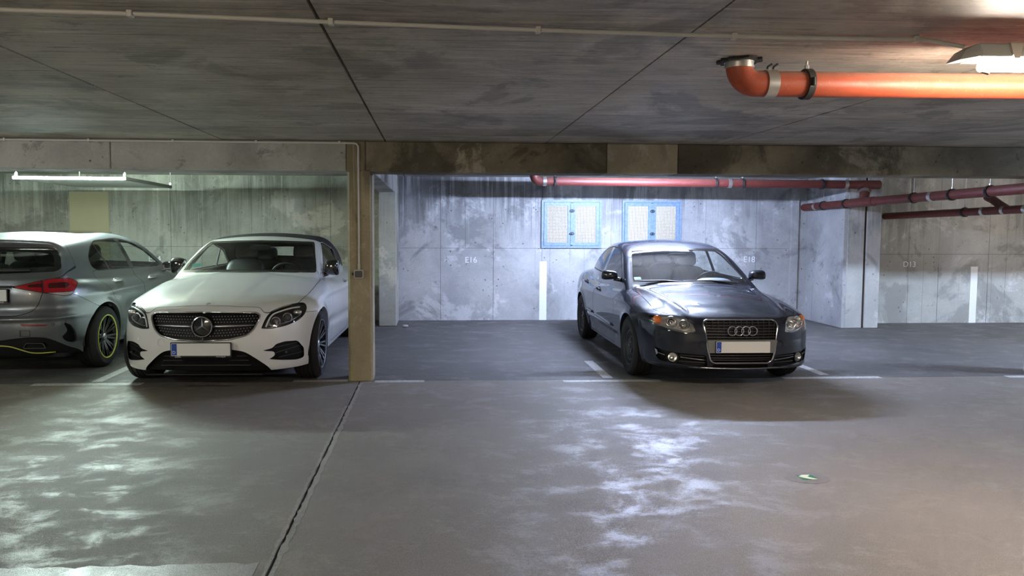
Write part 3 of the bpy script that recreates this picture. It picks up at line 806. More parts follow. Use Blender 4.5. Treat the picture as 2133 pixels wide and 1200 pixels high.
MB().cyl((-L+.09, 0, -.032), (L-.09, 0, -.032), .019, 18).build('tube', TUBE_WARM, t, 60)
for x in (-.53, -.05, .5):
    MB().add([(x-.028, -.079, .052), (x+.03, -.079, .052), (x+.012, -.083, -.012), (x-.012, -.083, -.012), (x-.028, -.066, .056), (x+.03, -.066, .056), (x+.012, -.07, -.012), (x-.012, -.07, -.012)],
             [(0,1,2,3), (7,6,5,4), (0,4,5,1), (1,5,6,2), (2,6,7,3), (3,7,4,0)]).build('clip', GALV, t)
MB().box((-.32, -.03, .056), (-.22, .03, .108)).build('mounting_bracket', GALV, t); MB().box((.42, -.03, .056), (.52, .03, .108)).build('mounting_bracket', GALV, t)
# hung tray lamp of the left bay: bright tube along its front edge
t = empty('tray_lamp', 'white tube lamp with wide flat tray hung from the left bay ceiling', 'lamp', (-4.35, 9.2, 2.085), math.radians(3))
MB().box((-.66, .02, -.008), (.62, 1.86, .006), .002).build('tray', plain('pale_tray', (.48, .47, .42), .6), t)
MB().box((.60, .0, -.012), (.635, 1.86, .03), .003).build('tray_edge', plain('tray_edge', (.16, .16, .14), .6), t)
MB().cyl((-.66, 0, .006), (.61, 0, .006), .016, 18).build('tube', TUBE_GREEN, t, 60)
for x, y in ((-.64, .03), (.61, .03), (.62, 1.84), (-.64, 1.84)):
    MB().cyl((x, y, .0), (x, y, .25), .007, 8).build('hanger', GALV, t)
    MB().box((x-.014, y-.014, .03), (x+.014, y+.014, .07), .003).build('hook', GALV, t)
batten((9.0, 6.62, 2.265), 1.5, TUBE_BAY, 'bare tube lamp on the aisle ceiling before the far right bay')
batten((9.3, 9.0, 2.262), 1.2, TUBE_FAR, 'warm tube lamp on the ceiling of the far right bay')
batten((-5.4, 2.9, 2.262), 1.2, TUBE_LEFT, 'cool tube lamp on the aisle ceiling beyond the grey hatchback')
batten((-3.0, -2.6, 2.262), 1.5, TUBE_FILL, 'added warm fill lamp on the aisle ceiling opposite the bays')  # unseen lamp behind the camera, added as warm fill for ceiling and shadows

# red waste pipes
RED = rusty('orange_pipe', (.36, .066, .026), .42, .5); RED2 = rusty('dark_red_pipe', (.13, .025, .019), .42, .2)
RUBBER = plain('black_rubber', (.02, .02, .02), .6)
def band(p, d, r, w, name, mat, parent, lip=True):
    p, d = Vector(p), Vector(d).normalized(); prof = [(r, -w/2), (r+.005, -w/2), (r+.005, w/2), (r, w/2)]
    return MB().lathe(prof, p, d, 28).build(name, mat, parent, 40)
def clamp(p, d, r, parent, rod, mat=None):
    """split pipe clamp with a rubber lining and threaded rod to the ceiling"""
    p, d = Vector(p), Vector(d).normalized()
    c = MB(); c.lathe([(r+.001, -.016), (r+.012, -.016), (r+.012, .016), (r+.001, .016)], p, d, 28)
    side = Vector((0, 0, 1)).cross(d).normalized()
    for s in (-1, 1): c.cyl(p + side*s*(r+.016) + Vector((0, 0, -.02)), p + side*s*(r+.016) + Vector((0, 0, .02)), .007, 8)
    o = c.build('clamp', mat or RUBBER, parent, 40)
    if rod: 
        m = MB(); m.cyl(p + Vector((0, 0, r)), p + Vector((0, 0, rod)), .006, 8); m.cyl(p + Vector((0, 0, r+.005)), p + Vector((0, 0, r+.03)), .011, 6); m.build('threaded_rod', GALV, parent)
    return o
rp = .0635
t = empty('drain_pipe', 'thick orange drain pipe with elbow hanging under the aisle ceiling', 'pipe', (1.52, 3.66, 2.34))
arc = [(.085-.085*math.cos(a), 0, -.03-.085*math.sin(a)) for a in np.linspace(0, math.pi/2, 12)]
MB().tube([(0, 0, .03), (0, 0, -.01)] + arc + [(.16, 0, -.115)], rp, 28).build('elbow', RED, t, 50)
MB().tube([(.15, 0, -.115), (.6, 0, -.115), (4.4, 0, -.10)], rp-.001, 28).build('pipe', RED, t, 50)
band((.155, 0, -.115), (1, 0, 0), rp, .055, 'coupling', GALV, t); band((0, 0, -.025), (0, 0, 1), rp, .035, 'coupling', GALV, t)
for zz in (-.012, -.038): MB().lathe([(rp, -.003), (rp+.008, -.003), (rp+.008, .003), (rp, .003)], (0, 0, zz), (0, 0, 1), 28).build('ring', GALV, t, 40)
rr = random.Random(3); q = [((rp+.035+rr.uniform(-.016, .02))*math.cos(a), (rp+.035+rr.uniform(-.016, .02))*math.sin(a)) for a in np.linspace(0, 2*math.pi, 33)[:-1]]
MB().prism(q, -.012, .002).build('ceiling_collar', plain('tarry_collar', (.03, .028, .027), .7), t)
clamp((.345, 0, -.1145), (1, 0, 0), rp, t, .113); clamp((2.3, 0, -.107), (1, 0, 0), rp, t, .107)
m = MB()
for x in (.135, .165): m.tube([(x, -.02, -.045), (x+.004, -.02, -.035), (x+.022, -.02, -.022)], .006, 6)
m.build('screw', BLACKP, t)
# bay pipe along the beam, meeting the collector at the end wall
t = empty('drain_pipe', 'long red drain pipe crossing the middle bays below the ceiling', 'pipe', (1.43, 10.5, 2.33))
pts = [(0, 0, .005), (0, 0, -.07), (.02, 0, -.125), (.07, 0, -.152), (.13, 0, -.155)]
MB().tube([tuple(p) for p in spl(pts, 5)], .062, 22).build('elbow', RED2, t, 60)
MB().tube([(.12, 0, -.155), (2.4, 0, -.165), (4.75, 0, -.178)], .061, 22).build('pipe', RED2, t, 60)
for x, nm in ((.15, 'coupling'), (2.83, 'coupling'), (4.55, 'coupling')): band((x, 0, -.156-.0048*x), (1, 0, 0), .062, .05, nm, GALV, t)
for x in (.30, 2.63, 3.02, 4.2): clamp((x, 0, -.156-.0048*x), (1, 0, 0), .062, t, .155+.0048*x)
m = MB(); m.tube([tuple(p) for p in spl([(4.7, 0, -.178), (4.83, 0, -.185), (4.84, -.03, -.25), (4.78, -.10, -.36), (4.74, -.16, -.43)], 6)], .064, 20); m.build('branch', RED2, t, 60)
MB().cyl((4.75, 0, -.178), (5.06, 0, -.178), .064, 20).build('end_piece', RED2, t, 60)
band((4.815, -.05, -.285), (-.3, -.5, -.8), .064, .05, 'coupling', GALV, t)
t = empty('drain_pipe', 'dark red collector pipe running past the end wall to the aisle', 'pipe', (6.15, 11.95, 1.87))
def pz(y): return (11.95-y)*.0138
MB().tube([(0, .06, -.004), (0, -2.3, pz(9.65)), (0, -6.5, pz(5.45))], .058, 22).build('pipe', RED2, t, 60)
for y in (11.62, 10.15, 8.85): band((0, y-11.95, pz(y)), (0, 1, 0), .058, .06, 'coupling', GALV, t)
for y in (11.4, 10.75, 9.2, 8.5, 7.9): clamp((0, y-11.95, pz(y)), (0, 1, 0), .058, t, 2.33-1.87-pz(y))
MB().cyl((0, 10.62-11.95, pz(10.62)), (0, 10.05-11.95, pz(10.05)), .066, 22).build('branch_socket', RED2, t, 60)
t = empty('drain_pipe', 'dark red drain pipe across the wall of the far right bay', 'pipe', (7.2, 11.44, 1.715))
MB().tube([(0, .03, 0), (0, -2.2, .032), (0, -5.5, .08)], .052, 20).build('pipe', RED2, t, 60)
for y in (-2.1, -2.45, -2.8): band((0, y, -y*.0145), (0, 1, 0), .053, .05, 'coupling', GALV, t)
clamp((0, -1.75, .025), (0, 1, 0), .053, t, .60)
MB().tube([(0, -2.5, .04), (.05, -2.3, .11), (.10, -2.12, .18), (.16, -1.95, .22)], .052, 16).build('branch', RED2, t, 60)

# arrow sign on the aisle floor
t = empty('floor_arrow_sign', 'small green sign with a pale arrow stuck to the aisle floor', 'floor sign', (2.26, 4.275, 0))
MB().prism([(.135*math.cos(a), .105*math.sin(a)) for a in np.linspace(0, 2*math.pi, 25)[:-1]], -.001, .0012).build('glue_patch', floor_mat('glue_patch', (.135, .115, .105), (.18, .158, .145), .5, .7, 3), t)
MB().prism([(-.045, -.04), (.05, -.04), (.05, .04), (-.045, .04)], .0012, .003).build('plate', plain('green_sign', (.015, .19, .085), .45), t)
MB().prism([(-.048, .012), (-.012, .042), (.038, .042), (.006, .008), (.05, -.042), (.012, -.042)], .003, .004).build('arrow', plain('pale_arrow', (.78, .85, .62), .5), t)
# litter at the rear pier
LIT = plain('crumpled_paper', (.55, .53, .52), .8)
t = MB().blob((0, 0, .02), (.045, .03, .02), .8, 8, 5).build('paper_scrap', LIT); t.location = (-.42, 11.2, 0); tag(t, 'crumpled pale paper scrap on the floor beside the rear pier', 'paper')
# ---------------------------------------------------------------- shared car parts
CHROME = plain('chrome', (.75, .75, .76), .12, 1.0); SATIN = plain('satin_metal', (.55, .56, .57), .3, 1.0)
GLOSSB = plain('gloss_black', (.008, .008, .009), .12, 0, 1.0); TRIM = plain('black_trim', (.007, .007, .008), .55, 0, 0, .25); GAP = plain('shut_line_shadow', (.006, .006, .007), .8)
TYRE = plain('tyre_rubber', (.010, .010, .011), .85); LINER = plain('dark_interior', (.016, .016, .018), .8); DISC = plain('brake_disc', (.25, .25, .26), .4, .9)
SEATM = plain('black_seat_leather', (.022, .023, .026), .45); SEATG = plain('grey_seat_cloth', (.05, .056, .065), .8)
DUSTY = glass('dusty_windshield_glass', (.92, .95, .95), .8, .04, .018)
CLEAR = glass('clear_window_glass', (.93, .96, .95), .9); LAMPGLASS = glass('lamp_cover_glass', (.93, .94, .95), .9); PRIV = glass('dark_window_glass', (.34, .37, .36), 1.0)
PLATEW = plain('plate_white', (.78, .78, .76), .35); PLATEB = plain('plate_blue', (.008, .055, .36), .35); PLATET = plain('plate_text', (.85, .87, .9), .5); INK = plain('black_ink', (.01, .01, .01), .5)
RIMB = plain('gloss_black_rim', (.012, .012, .014), .25, .2, .6); RIMS = plain('machined_rim', (.50, .51, .55), .28, 1.0); RIMY = plain('yellow_rim_flange', (.62, .62, .10), .4); STEELW = plain('dark_steel_wheel', (.05, .052, .057), .5, .5)
RED_L = NT('red_lamp_lens'); RED_L.set(Base_Color=(.30, .004, .010), Roughness=.12, Coat_Weight=1., Specular_IOR_Level=.6); RED_L = RED_L.m
RED_D = plain('deep_red_lens', (.045, .002, .004), .15, 0, 1.); CLEAR_L = plain('frosted_clear_lens', (.34, .30, .28), .2, 0, 1.)
ORANGE = plain('orange_lens', (.75, .17, .015), .2, 0, 1.); REFL = plain('lamp_reflector', (.85, .84, .82), .16, 1.0); LED = plain('light_guide', (.80, .83, .85), .25)
BULB = plain('bulb_glass', (.12, .125, .135), .06, .2, 1.)

def front_x(F, y, z, a=0., b=1.15):
    y = np.asarray(y, float); z = np.asarray(z, float) + 0*y; lo = np.full(y.shape, a); hi = np.full(y.shape, b)
    for _ in range(26):
        m = (lo+hi)/2; g = F(m, y, z) > 0; hi = np.where(g, m, hi); lo = np.where(g, lo, m)
    return (lo+hi)/2
def b_top(F, x):
    lo, hi = .4, 1.3
    for _ in range(26):
        m = (lo+hi)/2
        if F(np.array([x]), np.array([0.]), np.array([m]))[0] > 0: hi = m
        else: lo = m
    return lo
def rear_x(F, y, z, a=-2.4, b=-3.9):
    return front_x(lambda x, y, z: F(x, y, z), y, z, a, b)
def side_y(F, x, z, a=.2, b=1.2):
    x = np.asarray(x, float); z = np.asarray(z, float) + 0*x; lo = np.full(x.shape, a); hi = np.full(x.shape, b)
    for _ in range(26):
        m = (lo+hi)/2; g = F(x, m, z) > 0; hi = np.where(g, m, hi); lo = np.where(g, lo, m)
    return (lo+hi)/2

def pfield(m, proj, poly, lim=None):
    u, v = (m.v[:, proj[0]], m.v[:, proj[1]]) if isinstance(proj, tuple) else proj(m.v)
    f = psd(u, v, poly)
    return f if lim is None else np.maximum(f, lim(m.v))
def carve(m, proj, poly, lim=None):
    return cut(m, pfield(m, proj, poly, lim))
def panel(m, proj, poly, lim=None, gap=.005):
    """a panel, the rest, and the recessed shut line between them"""
    a, rest, _ = cut(m, pfield(m, proj, poly, lim) - gap/2)
    ins, strip, _ = cut(a, pfield(a, proj, poly, lim) + gap/2)
    return ins, rest, strip.inset(.005)
def border(m, proj, poly, w, lim=None):
    """(inner, border strip, rest)"""
    a, rest, seg = carve(m, proj, poly, lim)
    inner, strip, _ = cut(a, pfield(a, proj, poly, lim) + w)
    return inner, strip, rest

def clean(m, proj):
    """drop stray islands cut off on the wrong side of the body"""
    return m

def wheel(parent, x, side, R, rr, w, style, track):
    """rim as the part; tyre, spokes, disc and cap under it"""
    def rim_prof():
        return [(rr-.004, w/2-.004), (rr-.012, w/2-.012), (rr-.022, w/2-.03), (rr-.03, w/2-.075), (rr-.035, -w/2+.02)]
    rm = MB(); rm.lathe(rim_prof(), (0, 0, 0), (0, 1, 0), 48)
    rm.cyl((0, w/2-.075, 0), (0, w/2-.045, 0), .075, 24)
    o = rm.build('wheel', {'audi': STEELW}.get(style, RIMB), parent, 40)
    T = MB(); g = .006
    prof = [(rr-.006, -w/2+.012), (rr+.012, -w/2), (R-.035, -w/2-.004), (R-.010, -w/2+.014), (R, -w/2+.035)]
    for h in (-.06, -.02, .02, .06): prof += [(R, h-.007), (R-.007, h-.005), (R-.007, h+.005), (R, h+.007)]
    prof += [(R, w/2-.035), (R-.010, w/2-.014), (R-.035, w/2+.004), (rr+.03, w/2+.003), (rr+.012, w/2), (rr-.006, w/2-.006)]
    T.lathe(prof, (0, 0, 0), (0, 1, 0), 64).build('tyre', TYRE, o, 35)
    MB().cyl((0, .0, 0), (0, .012, 0), rr*.78, 32).build('brake_disc', DISC, o, 40)
    if style in ('eclass', 'hatch'):
        n = 20 if style == 'eclass' else 20
        sp = None
        for k in range(n):
            a = 2*math.pi*(k//2 + (.30 if k % 2 else -.30)*.55 + .25)/(n/2)
            if sp is None or True:
                u, wv = (math.cos(a), 0, math.sin(a)), (-math.sin(a), 0, math.cos(a))
                m = MB(); r1, r2 = .05, rr-.014
                # u x w points to -y for this pair; heights are negative outwards
                v = []
                for (q, hw, h) in ((r1, .012, w/2-.045), (r1+.6*(r2-r1), .010, w/2-.022), (r2, .013, w/2-.010)):
                    for s_ in (-1, 1):
                        for d_ in (0, -.022):
                            v.append((u[0]*q + wv[0]*hw*s_, h+d_, u[2]*q + wv[2]*hw*s_))
                f = []
                for i in (0, 4): f += [(i, i+2, i+6, i+4), (i+1, i+5, i+7, i+3), (i, i+4, i+5, i+1), (i+2, i+3, i+7, i+6)]
                f += [(8, 10, 11, 9), (0, 1, 3, 2)]
                m.add(v, f); m.build('spoke', RIMB if style == 'hatch' else RIMB, o)
                if style == 'eclass':
                    e = MB(); v = []
                    hw0 = .0045
                    for (q, h) in ((r1+.015, w/2-.0435), (r1+.6*(r2-r1), w/2-.0205), (r2-.004, w/2-.0085)):
                        for s_ in (-1, 1): v.append((u[0]*q + wv[0]*hw0*s_, h, u[2]*q + wv[2]*hw0*s_)); v.append((u[0]*q + wv[0]*hw0*s_, h-.004, u[2]*q + wv[2]*hw0*s_))
                    f = []
                    for i in (0, 4): f += [(i, i+2, i+6, i+4), (i, i+4, i+5, i+1), (i+2, i+3, i+7, i+6)]
                    e.add(v, f); e.build('spoke_edge', RIMS, o)
        if style == 'hatch':
            MB().lathe([(rr-.010, w/2-.004), (rr-.006, w/2+.003), (rr+.002, w/2+.003), (rr+.004, w/2-.004)], (0, 0, 0), (0, 1, 0), 56).build('rim_flange', RIMY, o, 40, 'thin yellow ring around the black wheel')
        else:
            MB().lathe([(rr-.008, w/2-.004), (rr-.004, w/2+.001), (rr+.001, w/2+.001), (rr+.002, w/2-.004)], (0, 0, 0), (0, 1, 0), 56).build('rim_flange', RIMS, o, 40)
        MB().lathe([(0, w/2-.030), (.026, w/2-.030), (.034, w/2-.036), (.036, w/2-.05)], (0, 0, 0), (0, 1, 0), 24).build('hub_cap', SATIN, o, 40)
        star_emblem(.022, (0, w/2-.0295, 0), (1, 0, 0), (0, 0, 1), CHROME, o, -1)
        for k in range(5):
            a = 2*math.pi*k/5; MB().cyl((.05*math.cos(a), w/2-.06, .05*math.sin(a)), (.05*math.cos(a), w/2-.038, .05*math.sin(a)), .008, 8).build('wheel_bolt', DISC, o)
    else:
        # pressed steel wheel under a dark trim ring
        d = MB(); d.lathe([(.03, w/2-.035), (.075, w/2-.03), (.085, w/2-.05), (.13, w/2-.055), (.155, w/2-.025), (.175, w/2-.028), (rr-.02, w/2-.05)], (0, 0, 0), (0, 1, 0), 40)
        d.build('wheel_disc', STEELW, o, 50)
        for k in range(10):
            a = 2*math.pi*k/10; c, s = math.cos(a)*.118, math.sin(a)*.118
            MB().cyl((c, w/2-.06, s), (c, w/2-.049, s), .015, 12).build('vent_hole', LINER, o)
        MB().lathe([(0, w/2-.022), (.028, w/2-.022), (.034, w/2-.036)], (0, 0, 0), (0, 1, 0), 20).build('hub_cap', STEELW, o, 40)
        for k in range(5):
            a = 2*math.pi*k/5; MB().cyl((.056*math.cos(a), w/2-.045, .056*math.sin(a)), (.056*math.cos(a), w/2-.022, .056*math.sin(a)), .009, 8).build('wheel_bolt', DISC, o)
    o.location = (x, side*track, R); o.rotation_euler = (0, 0, 0 if side > 0 else math.pi)
    return o
def wheel_copy(src, x, side, R, track, parent):
    c = src.copy(); COL.objects.link(c); c.parent = parent; c.location = (x, side*track, R); c.rotation_euler = (0, 0, 0 if side > 0 else math.pi)
    for ch in src.children:
        d = ch.copy(); COL.objects.link(d); d.parent = c
    return c

def star_emblem(r, o, u, w, mat, parent, out=1, name='star'):
    """three-pointed star with ridged arms in a thin ring"""
    o, u, w = Vector(o), Vector(u).normalized(), Vector(w).normalized(); d = u.cross(w)*out
    m = MB(); R = r*.95; ri = r*.17; v = [o + d*r*.22]; f = []
    for k in range(6):
        a = math.pi/2 + k*math.pi/3; q = R if k % 2 == 0 else ri
        v.append(o + (u*math.cos(a) + w*math.sin(a))*q + d*(r*.05))
    for k in range(6): f.append((0, 1+k, 1+(k+1) % 6))
    f.append((6, 5, 4, 3, 2, 1)); m.add(v, f)
    m.tube([o + (u*math.cos(t) + w*math.sin(t))*r + d*r*.06 for t in np.linspace(0, 2*math.pi, 41)[:-1]], r*.065, 8, True)
    return m.build(name, mat, parent, 25)

def plate(parent, c, u, w, holder, text_right=None, width=.52, height=.11, blue=True):
    """registration plate: white board, blue strip with the letter D, dark holder"""
    c, u, w = Vector(c), Vector(u).normalized(), Vector(w).normalized(); d = u.cross(w)
    p = MB().prism(rnd([(-width/2-holder, -height/2-holder*1.6), (width/2+holder, -height/2-holder*1.6), (width/2+holder, height/2+holder), (-width/2-holder, height/2+holder)], .006), -.012, .004, c, u, w).build('license_plate', BLACKP, parent)
    MB().prism(rnd([(-width/2, -height/2), (width/2, -height/2), (width/2, height/2), (-width/2, height/2)], .008), .004, .0065, c, u, w).build('plate_board', PLATEW, p, label='white blank plate board')
    if blue:
        MB().prism(rnd([(-width/2, -height/2), (-width/2+.050, -height/2), (-width/2+.050, height/2), (-width/2, height/2)], .007), .0066, .0075, c, u, w).build('blue_strip', PLATEB, p, label='blue strip with the letter D')
        text('letter', 'D', .038, PLATET, p, c + u*(-width/2+.025) + w*(-.027) + d*.0076, u, w, .0004)
        m = MB()
        for k in range(12):
            a = math.pi/6*k; q = c + u*(-width/2+.025+.0135*math.cos(a)) + w*(.022+.0135*math.sin(a)) + d*.0076
            m.prism([(.0022*math.cos(b), .0022*math.sin(b)) for b in np.linspace(0, 2*math.pi, 6)[:-1]], 0, .0004, q, u, w)
        m.build('star_circle', plain('star_yellow', (.12, .20, .32), .5), p)
    # raised rim
    MB().ring(rnd([(-width/2, -height/2), (width/2, -height/2), (width/2, height/2), (-width/2, height/2)], .008), rnd([(-width/2+.004, -height/2+.004), (width/2-.004, -height/2+.004), (width/2-.004, height/2-.004), (-width/2+.004, height/2-.004)], .007), .006, .0082, c, u, w).build('plate_rim', PLATEW, p)
    return p

def seat(parent, x, y, z, mat, s=1., yaw=0, head=True, back=.62):
    o = link('seat', None, parent); o.location = (x, y, z); o.rotation_euler = (0, 0, yaw)
    b = MB(); rot = Matrix.Rotation(math.radians(-18), 3, 'Y')
    MB().blob((.02, 0, .0), (.27, .25, .09), .45).build('seat_cushion', mat, o, 180)
    MB().blob((-.33, 0, .36), (.09, .245, .36), .45, rot=rot).build('backrest', mat, o, 180)
    if head:
        MB().blob((-.475, 0, .80), (.06, .135, .10), .5, rot=rot).build('headrest', mat, o, 180)
        m = MB()
        for q in (-.06, .06): m.cyl((-.44, q, .66), (-.47, q, .76), .007, 8)
        m.build('headrest_post', SATIN, o)
    return o

def steering(parent, c, r, tilt, mat, parts=True):
    o = link('steering_wheel', None, parent); o.location = c; o.rotation_euler = (0, math.radians(tilt), 0)
    MB().tube([(0, r*math.cos(t), r*math.sin(t)) for t in np.linspace(0, 2*math.pi, 41)[:-1]], .016, 10, True).build('wheel_rim', mat, o, 180)
    MB().blob((.01, 0, -.01), (.03, .085, .065), .6).build('airbag_cover', mat, o, 180)
    m = MB(); m.box((-.01, -r, -.022), (.01, r, .018)); m.box((-.01, -.03, -r), (.01, .03, 0)); m.build('wheel_spoke', mat, o)
    return o

def mirror(parent, x, y, z, side, mat, h=(.055, .115, .075), label=None, tilt=0):
    """door mirror: rounded shell with flat rear glass, on a foot"""
    o = MB(); bm = []
    nu, nv = 26, 16; v, f = [], []
    sp = lambda t, k: math.copysign(abs(t)**k, t)
    for j in range(nv+1):
        b = -math.pi/2 + math.pi*j/nv
        for i in range(nu):
            a = 2*math.pi*i/nu
            px, py, pz = sp(math.cos(b), .75)*sp(math.cos(a), .75), sp(math.cos(b), .55)*sp(math.sin(a), .55), sp(math.sin(b), .6)
            if px < 0: px *= .35
            py2 = py*(1 - .10*pz) ; pz2 = pz*(1 - .12*py*side*-1)
            v.append((x + px*h[0]*1.5, y + side*0 + py2*h[1], z + pz2*h[2] + tilt*py*side))
    for j in range(nv):
        f += [(j*nu+i, j*nu+(i+1) % nu, (j+1)*nu+(i+1) % nu, (j+1)*nu+i) for i in range(nu)]
    o.add(v, f); m = o.build('door_mirror', mat, parent, 180, label)
    MB().prism(rnd([(-h[1]*.85, -h[2]*.8), (h[1]*.85, -h[2]*.8), (h[1]*.85, h[2]*.8), (-h[1]*.85, h[2]*.8)], .03), 0, .006, (x-h[0]*.5, y, z), (0, -side*1., 0), (0, 0, 1)).build('mirror_glass', CHROME, m)
    MB().tube([(x+.01, y-side*h[1]*.55, z-h[2]*.75), (x+.015, y-side*(h[1]+.03), z-h[2]*1.05), (x+.0, y-side*(h[1]+.10), z-h[2]*1.15)], [.028, .024, .03], 10).build('mirror_foot', GLOSSB, m, 180)
    return m
def wheel_well(parent, ax, az, r, y0, y1, side):
    v, f = [], []; n = 20
    for i in range(n+1):
        a = math.radians(-8 + 196*i/n)
        for y in (y0, y1): v.append((ax + r*math.cos(a), side*y, az + r*math.sin(a)))
    for i in range(n): f.append((2*i, 2*i+1, 2*i+3, 2*i+2))
    c = len(v); v.append((ax, side*y0, az)); f += [(2*i, 2*i+2, c) for i in range(n)]
    m = MB(); m.add(v, f); return m.build('wheel_well', LINER, parent, 60)
def handle(parent, F, x, z, side, mat, L=.20):
    y = float(side_y(F, [x], [z])[0])
    k = MB().blob((x, side*(y-.004), z), (L*.36, .012, .030), .8, 16, 8).build('door_handle', mat, parent, 180)
    m = MB(); m.tube([(x-L/2, side*(y+.004), z-.004), (x-L*.3, side*(y+.026), z+.002), (x+L*.3, side*(y+.026), z+.002), (x+L/2, side*(y+.004), z-.004)], [.011, .014, .014, .011], 8); m.build('grip', mat, k, 180)
    return k
# ---------------------------------------------------------------- white convertible
def build_convertible():
    F = body_field(ECLASS); b = shell(F, -.15, -2.8, .55, 120, 170, 26, 230)
    car = empty('convertible_car', 'white convertible with black soft top parked front outward beside the pillar', 'car', (-2.04, 7.5, 0), math.radians(-91.5))
    W = paint('white_paint', (.80, .80, .79), 0, .3, 1.)
    SOFT = NT('soft_top_fabric'); n = SOFT.noise(SOFT.coord(), 500, 2); SOFT.set(Base_Color=SOFT.ramp(n, (.3, (.010, .010, .012)), (.7, (.022, .022, .026))), Roughness=.9); SOFT = SOFT.m
    ft = lambda v: .2 - v[:, 0]                       # front part only
    # openings
    b, low, _ = cut(b, .196 - b.v[:, 2]); low, _, _ = cut(low, .150 - low.v[:, 2]); low, _, _ = cut(low, low.v[:, 0] - .3)
    arch = []
    for ax, az, r in ECLASS['arches']:
        f = np.maximum(np.sqrt((b.v[:, 0]-ax)**2 + (b.v[:, 2]-az)**2) - r, .55 - b.v[:, 1])
        _, b, seg = cut(b, f); arch.append(rim(seg, vec=(0, -.05, 0)))
    GR = rnd([(-.03, .487), (.24, .502), (.385, .534), (.445, .588), (.484, .68), (.486, .708, .03), (.455, .730, .02), (-.03, .739)], .03)
    grille, b, gseg = carve(b, YZ, GR, ft)
    HL = rnd([(.500, .588, .01), (.530, .674), (.557, .722), (.641, .760), (.765, .792), (.818, .786), (.843, .742), (.833, .680), (.788, .631), (.697, .597), (.577, .580)], .03)
    lamp, b, lseg = carve(b, YZ, HL, lambda v: .15 - v[:, 0])
    SI = rnd([(.508, .387, 0), (.594, .405), (.62, .44), (.69, .457), (.785, .450), (.828, .37), (.826, .277), (.778, .266), (.65, .285), (.562, .303, 0), (.612, .335), (.606, .372)], .02)
    inta, b, iseg = carve(b, YZ, SI, ft)
    CI = rnd([(-.03, .412, 0), (.25, .412), (.36, .390), (.43, .340), (.565, .222), (.60, .10, 0), (-.03, .10, 0)], .05)
    cint, b, cseg = carve(b, YZ, CI, ft)
    # glass
    WS = rnd([(-.03, 1.024, 0), (.30, 1.024, 0), (.742, 1.012, .02), (.722, 1.08), (.622, 1.31, .02), (.600, 1.338, .02), (.3, 1.350, 0), (-.03, 1.356, 0)], .02)
    wl = lambda v: np.maximum(v[:, 0] + .35, -1.5 - v[:, 0])
    ws, wsb, b = border(b, YZ, WS, .022, wl)
    _, cowl0, _2 = None, None, None
    SG = rnd([(-1.45, 1.322, .02), (-1.58, 1.322, .05), (-2.12, 1.222, .1), (-2.44, 1.055, .03), (-2.40, 1.02, .03), (-1.03, 1.005, .01), (-.96, 1.022, .02)], .03)
    sl = lambda v: .45 - v[:, 1]
    sg, sgb, b = border(b, XZ, SG, .012, sl)
    gl_d, gl_q, _ = cut(sg, -(sg.v[:, 0] + 1.985))
    # soft top, hood, doors, bumper
    ST = [(-1.415, 1.7), (-1.415, 1.345), (-1.47, 1.328), (-1.58, 1.332), (-2.13, 1.232), (-2.46, 1.06), (-2.48, 1.0), (-3.4, .99), (-3.5, 1.7)]
    soft, b, _ = carve(b, XZ, ST)
    RWN = rnd([(-.03, 1.11, 0), (.42, 1.12), (.36, 1.275), (-.03, 1.285, 0)], .03)
    rwin, soft, _ = carve(soft, YZ, RWN, lambda v: v[:, 0] + 2.3)
    HD = [(.665, -.1), (.66, .30), (.635, .468), (.672, .512), (.655, .557), (.56, .641), (.40, .763), (.365, .775), (.1, .80), (-.14, .808), (-.5, .808), (-.64, .795), (-.735, .75), (-.63, .55), (-.58, .3), (-.565, -.1)]
    hood, b, h_gap = panel(b, XY, rnd(HD, .02), lambda v: .70 - v[:, 2])
    DR = [(-.74, 1.0), (-.72, .90), (-.74, .30), (-.80, .245), (-1.95, .245), (-2.06, .34), (-2.10, .7), (-2.08, 1.0)]
    door, b, d_gap = panel(b, XZ, rnd(DR, .05), lambda v: .5 - v[:, 1])
    BP = [(.02, .05), (.02, .30), (.185, .690), (.45, .705), (.46, 1.0), (1.2, 1.0), (1.2, .05)]
    bump_, b, b_gap = panel(b, XZ, BP, None, .004)
    surf('body', both(b), W, car); surf('hood', both(hood), W, car); surf('front_bumper', both(bump_), W, car)
    surf('door', door, W, car); surf('door', door.mir(), W, car)
    surf('shut_line', both(join(h_gap, d_gap, b_gap)), GAP, car)
    surf('soft_top', both(soft), SOFT, car, 'black fabric soft top')
    surf('wheel_arch', both(join(*arch)), W, car); surf('underbody', both(Mesh3(low.v*np.array([.93, .86, 1]), low.n, low.t)), TRIM, car)
    MB().box((-3.6, -.75, .19), (.5, .75, .23)).build('floor_pan', TRIM, car)
    for ax in (0, -2.873):
        for s in (-1, 1): wheel_well(car, ax, .335, .385, .52, .86, s)
    surf('interior_lining', both(join(b.sub((b.v[:, 2] > .62)[b.t].all(1)), soft, door).inset(.035).flip()), LINER, car)
    surf('rear_window', both(rwin), CLEAR, car); surf('windshield', both(ws), CLEAR, car); surf('windshield_border', both(wsb.inset(-.001)), GLOSSB, car)
    for k in (0, 1):
        q = (lambda m: m) if k == 0 else (lambda m: m.mir())
        surf('side_window', q(gl_d), CLEAR, car); surf('quarter_window', q(gl_q), CLEAR, car); surf('window_seal', q(sgb.inset(-.002)), TRIM, car)
    # cowl and header details
    MB().tube([(-1.985, s*0 + .70, 1.24) for s in (0, 1)][:1] + [(-1.985, .752, 1.02)], .012, 8).build('window_divider', TRIM, car)
    MB().tube([(-1.985, -.70, 1.24), (-1.985, -.752, 1.02)], .012, 8).build('window_divider', SATIN, car)
    # grille
    g = surf('grille', both(grille.move((-.045, 0, 0))), TRIM, car)
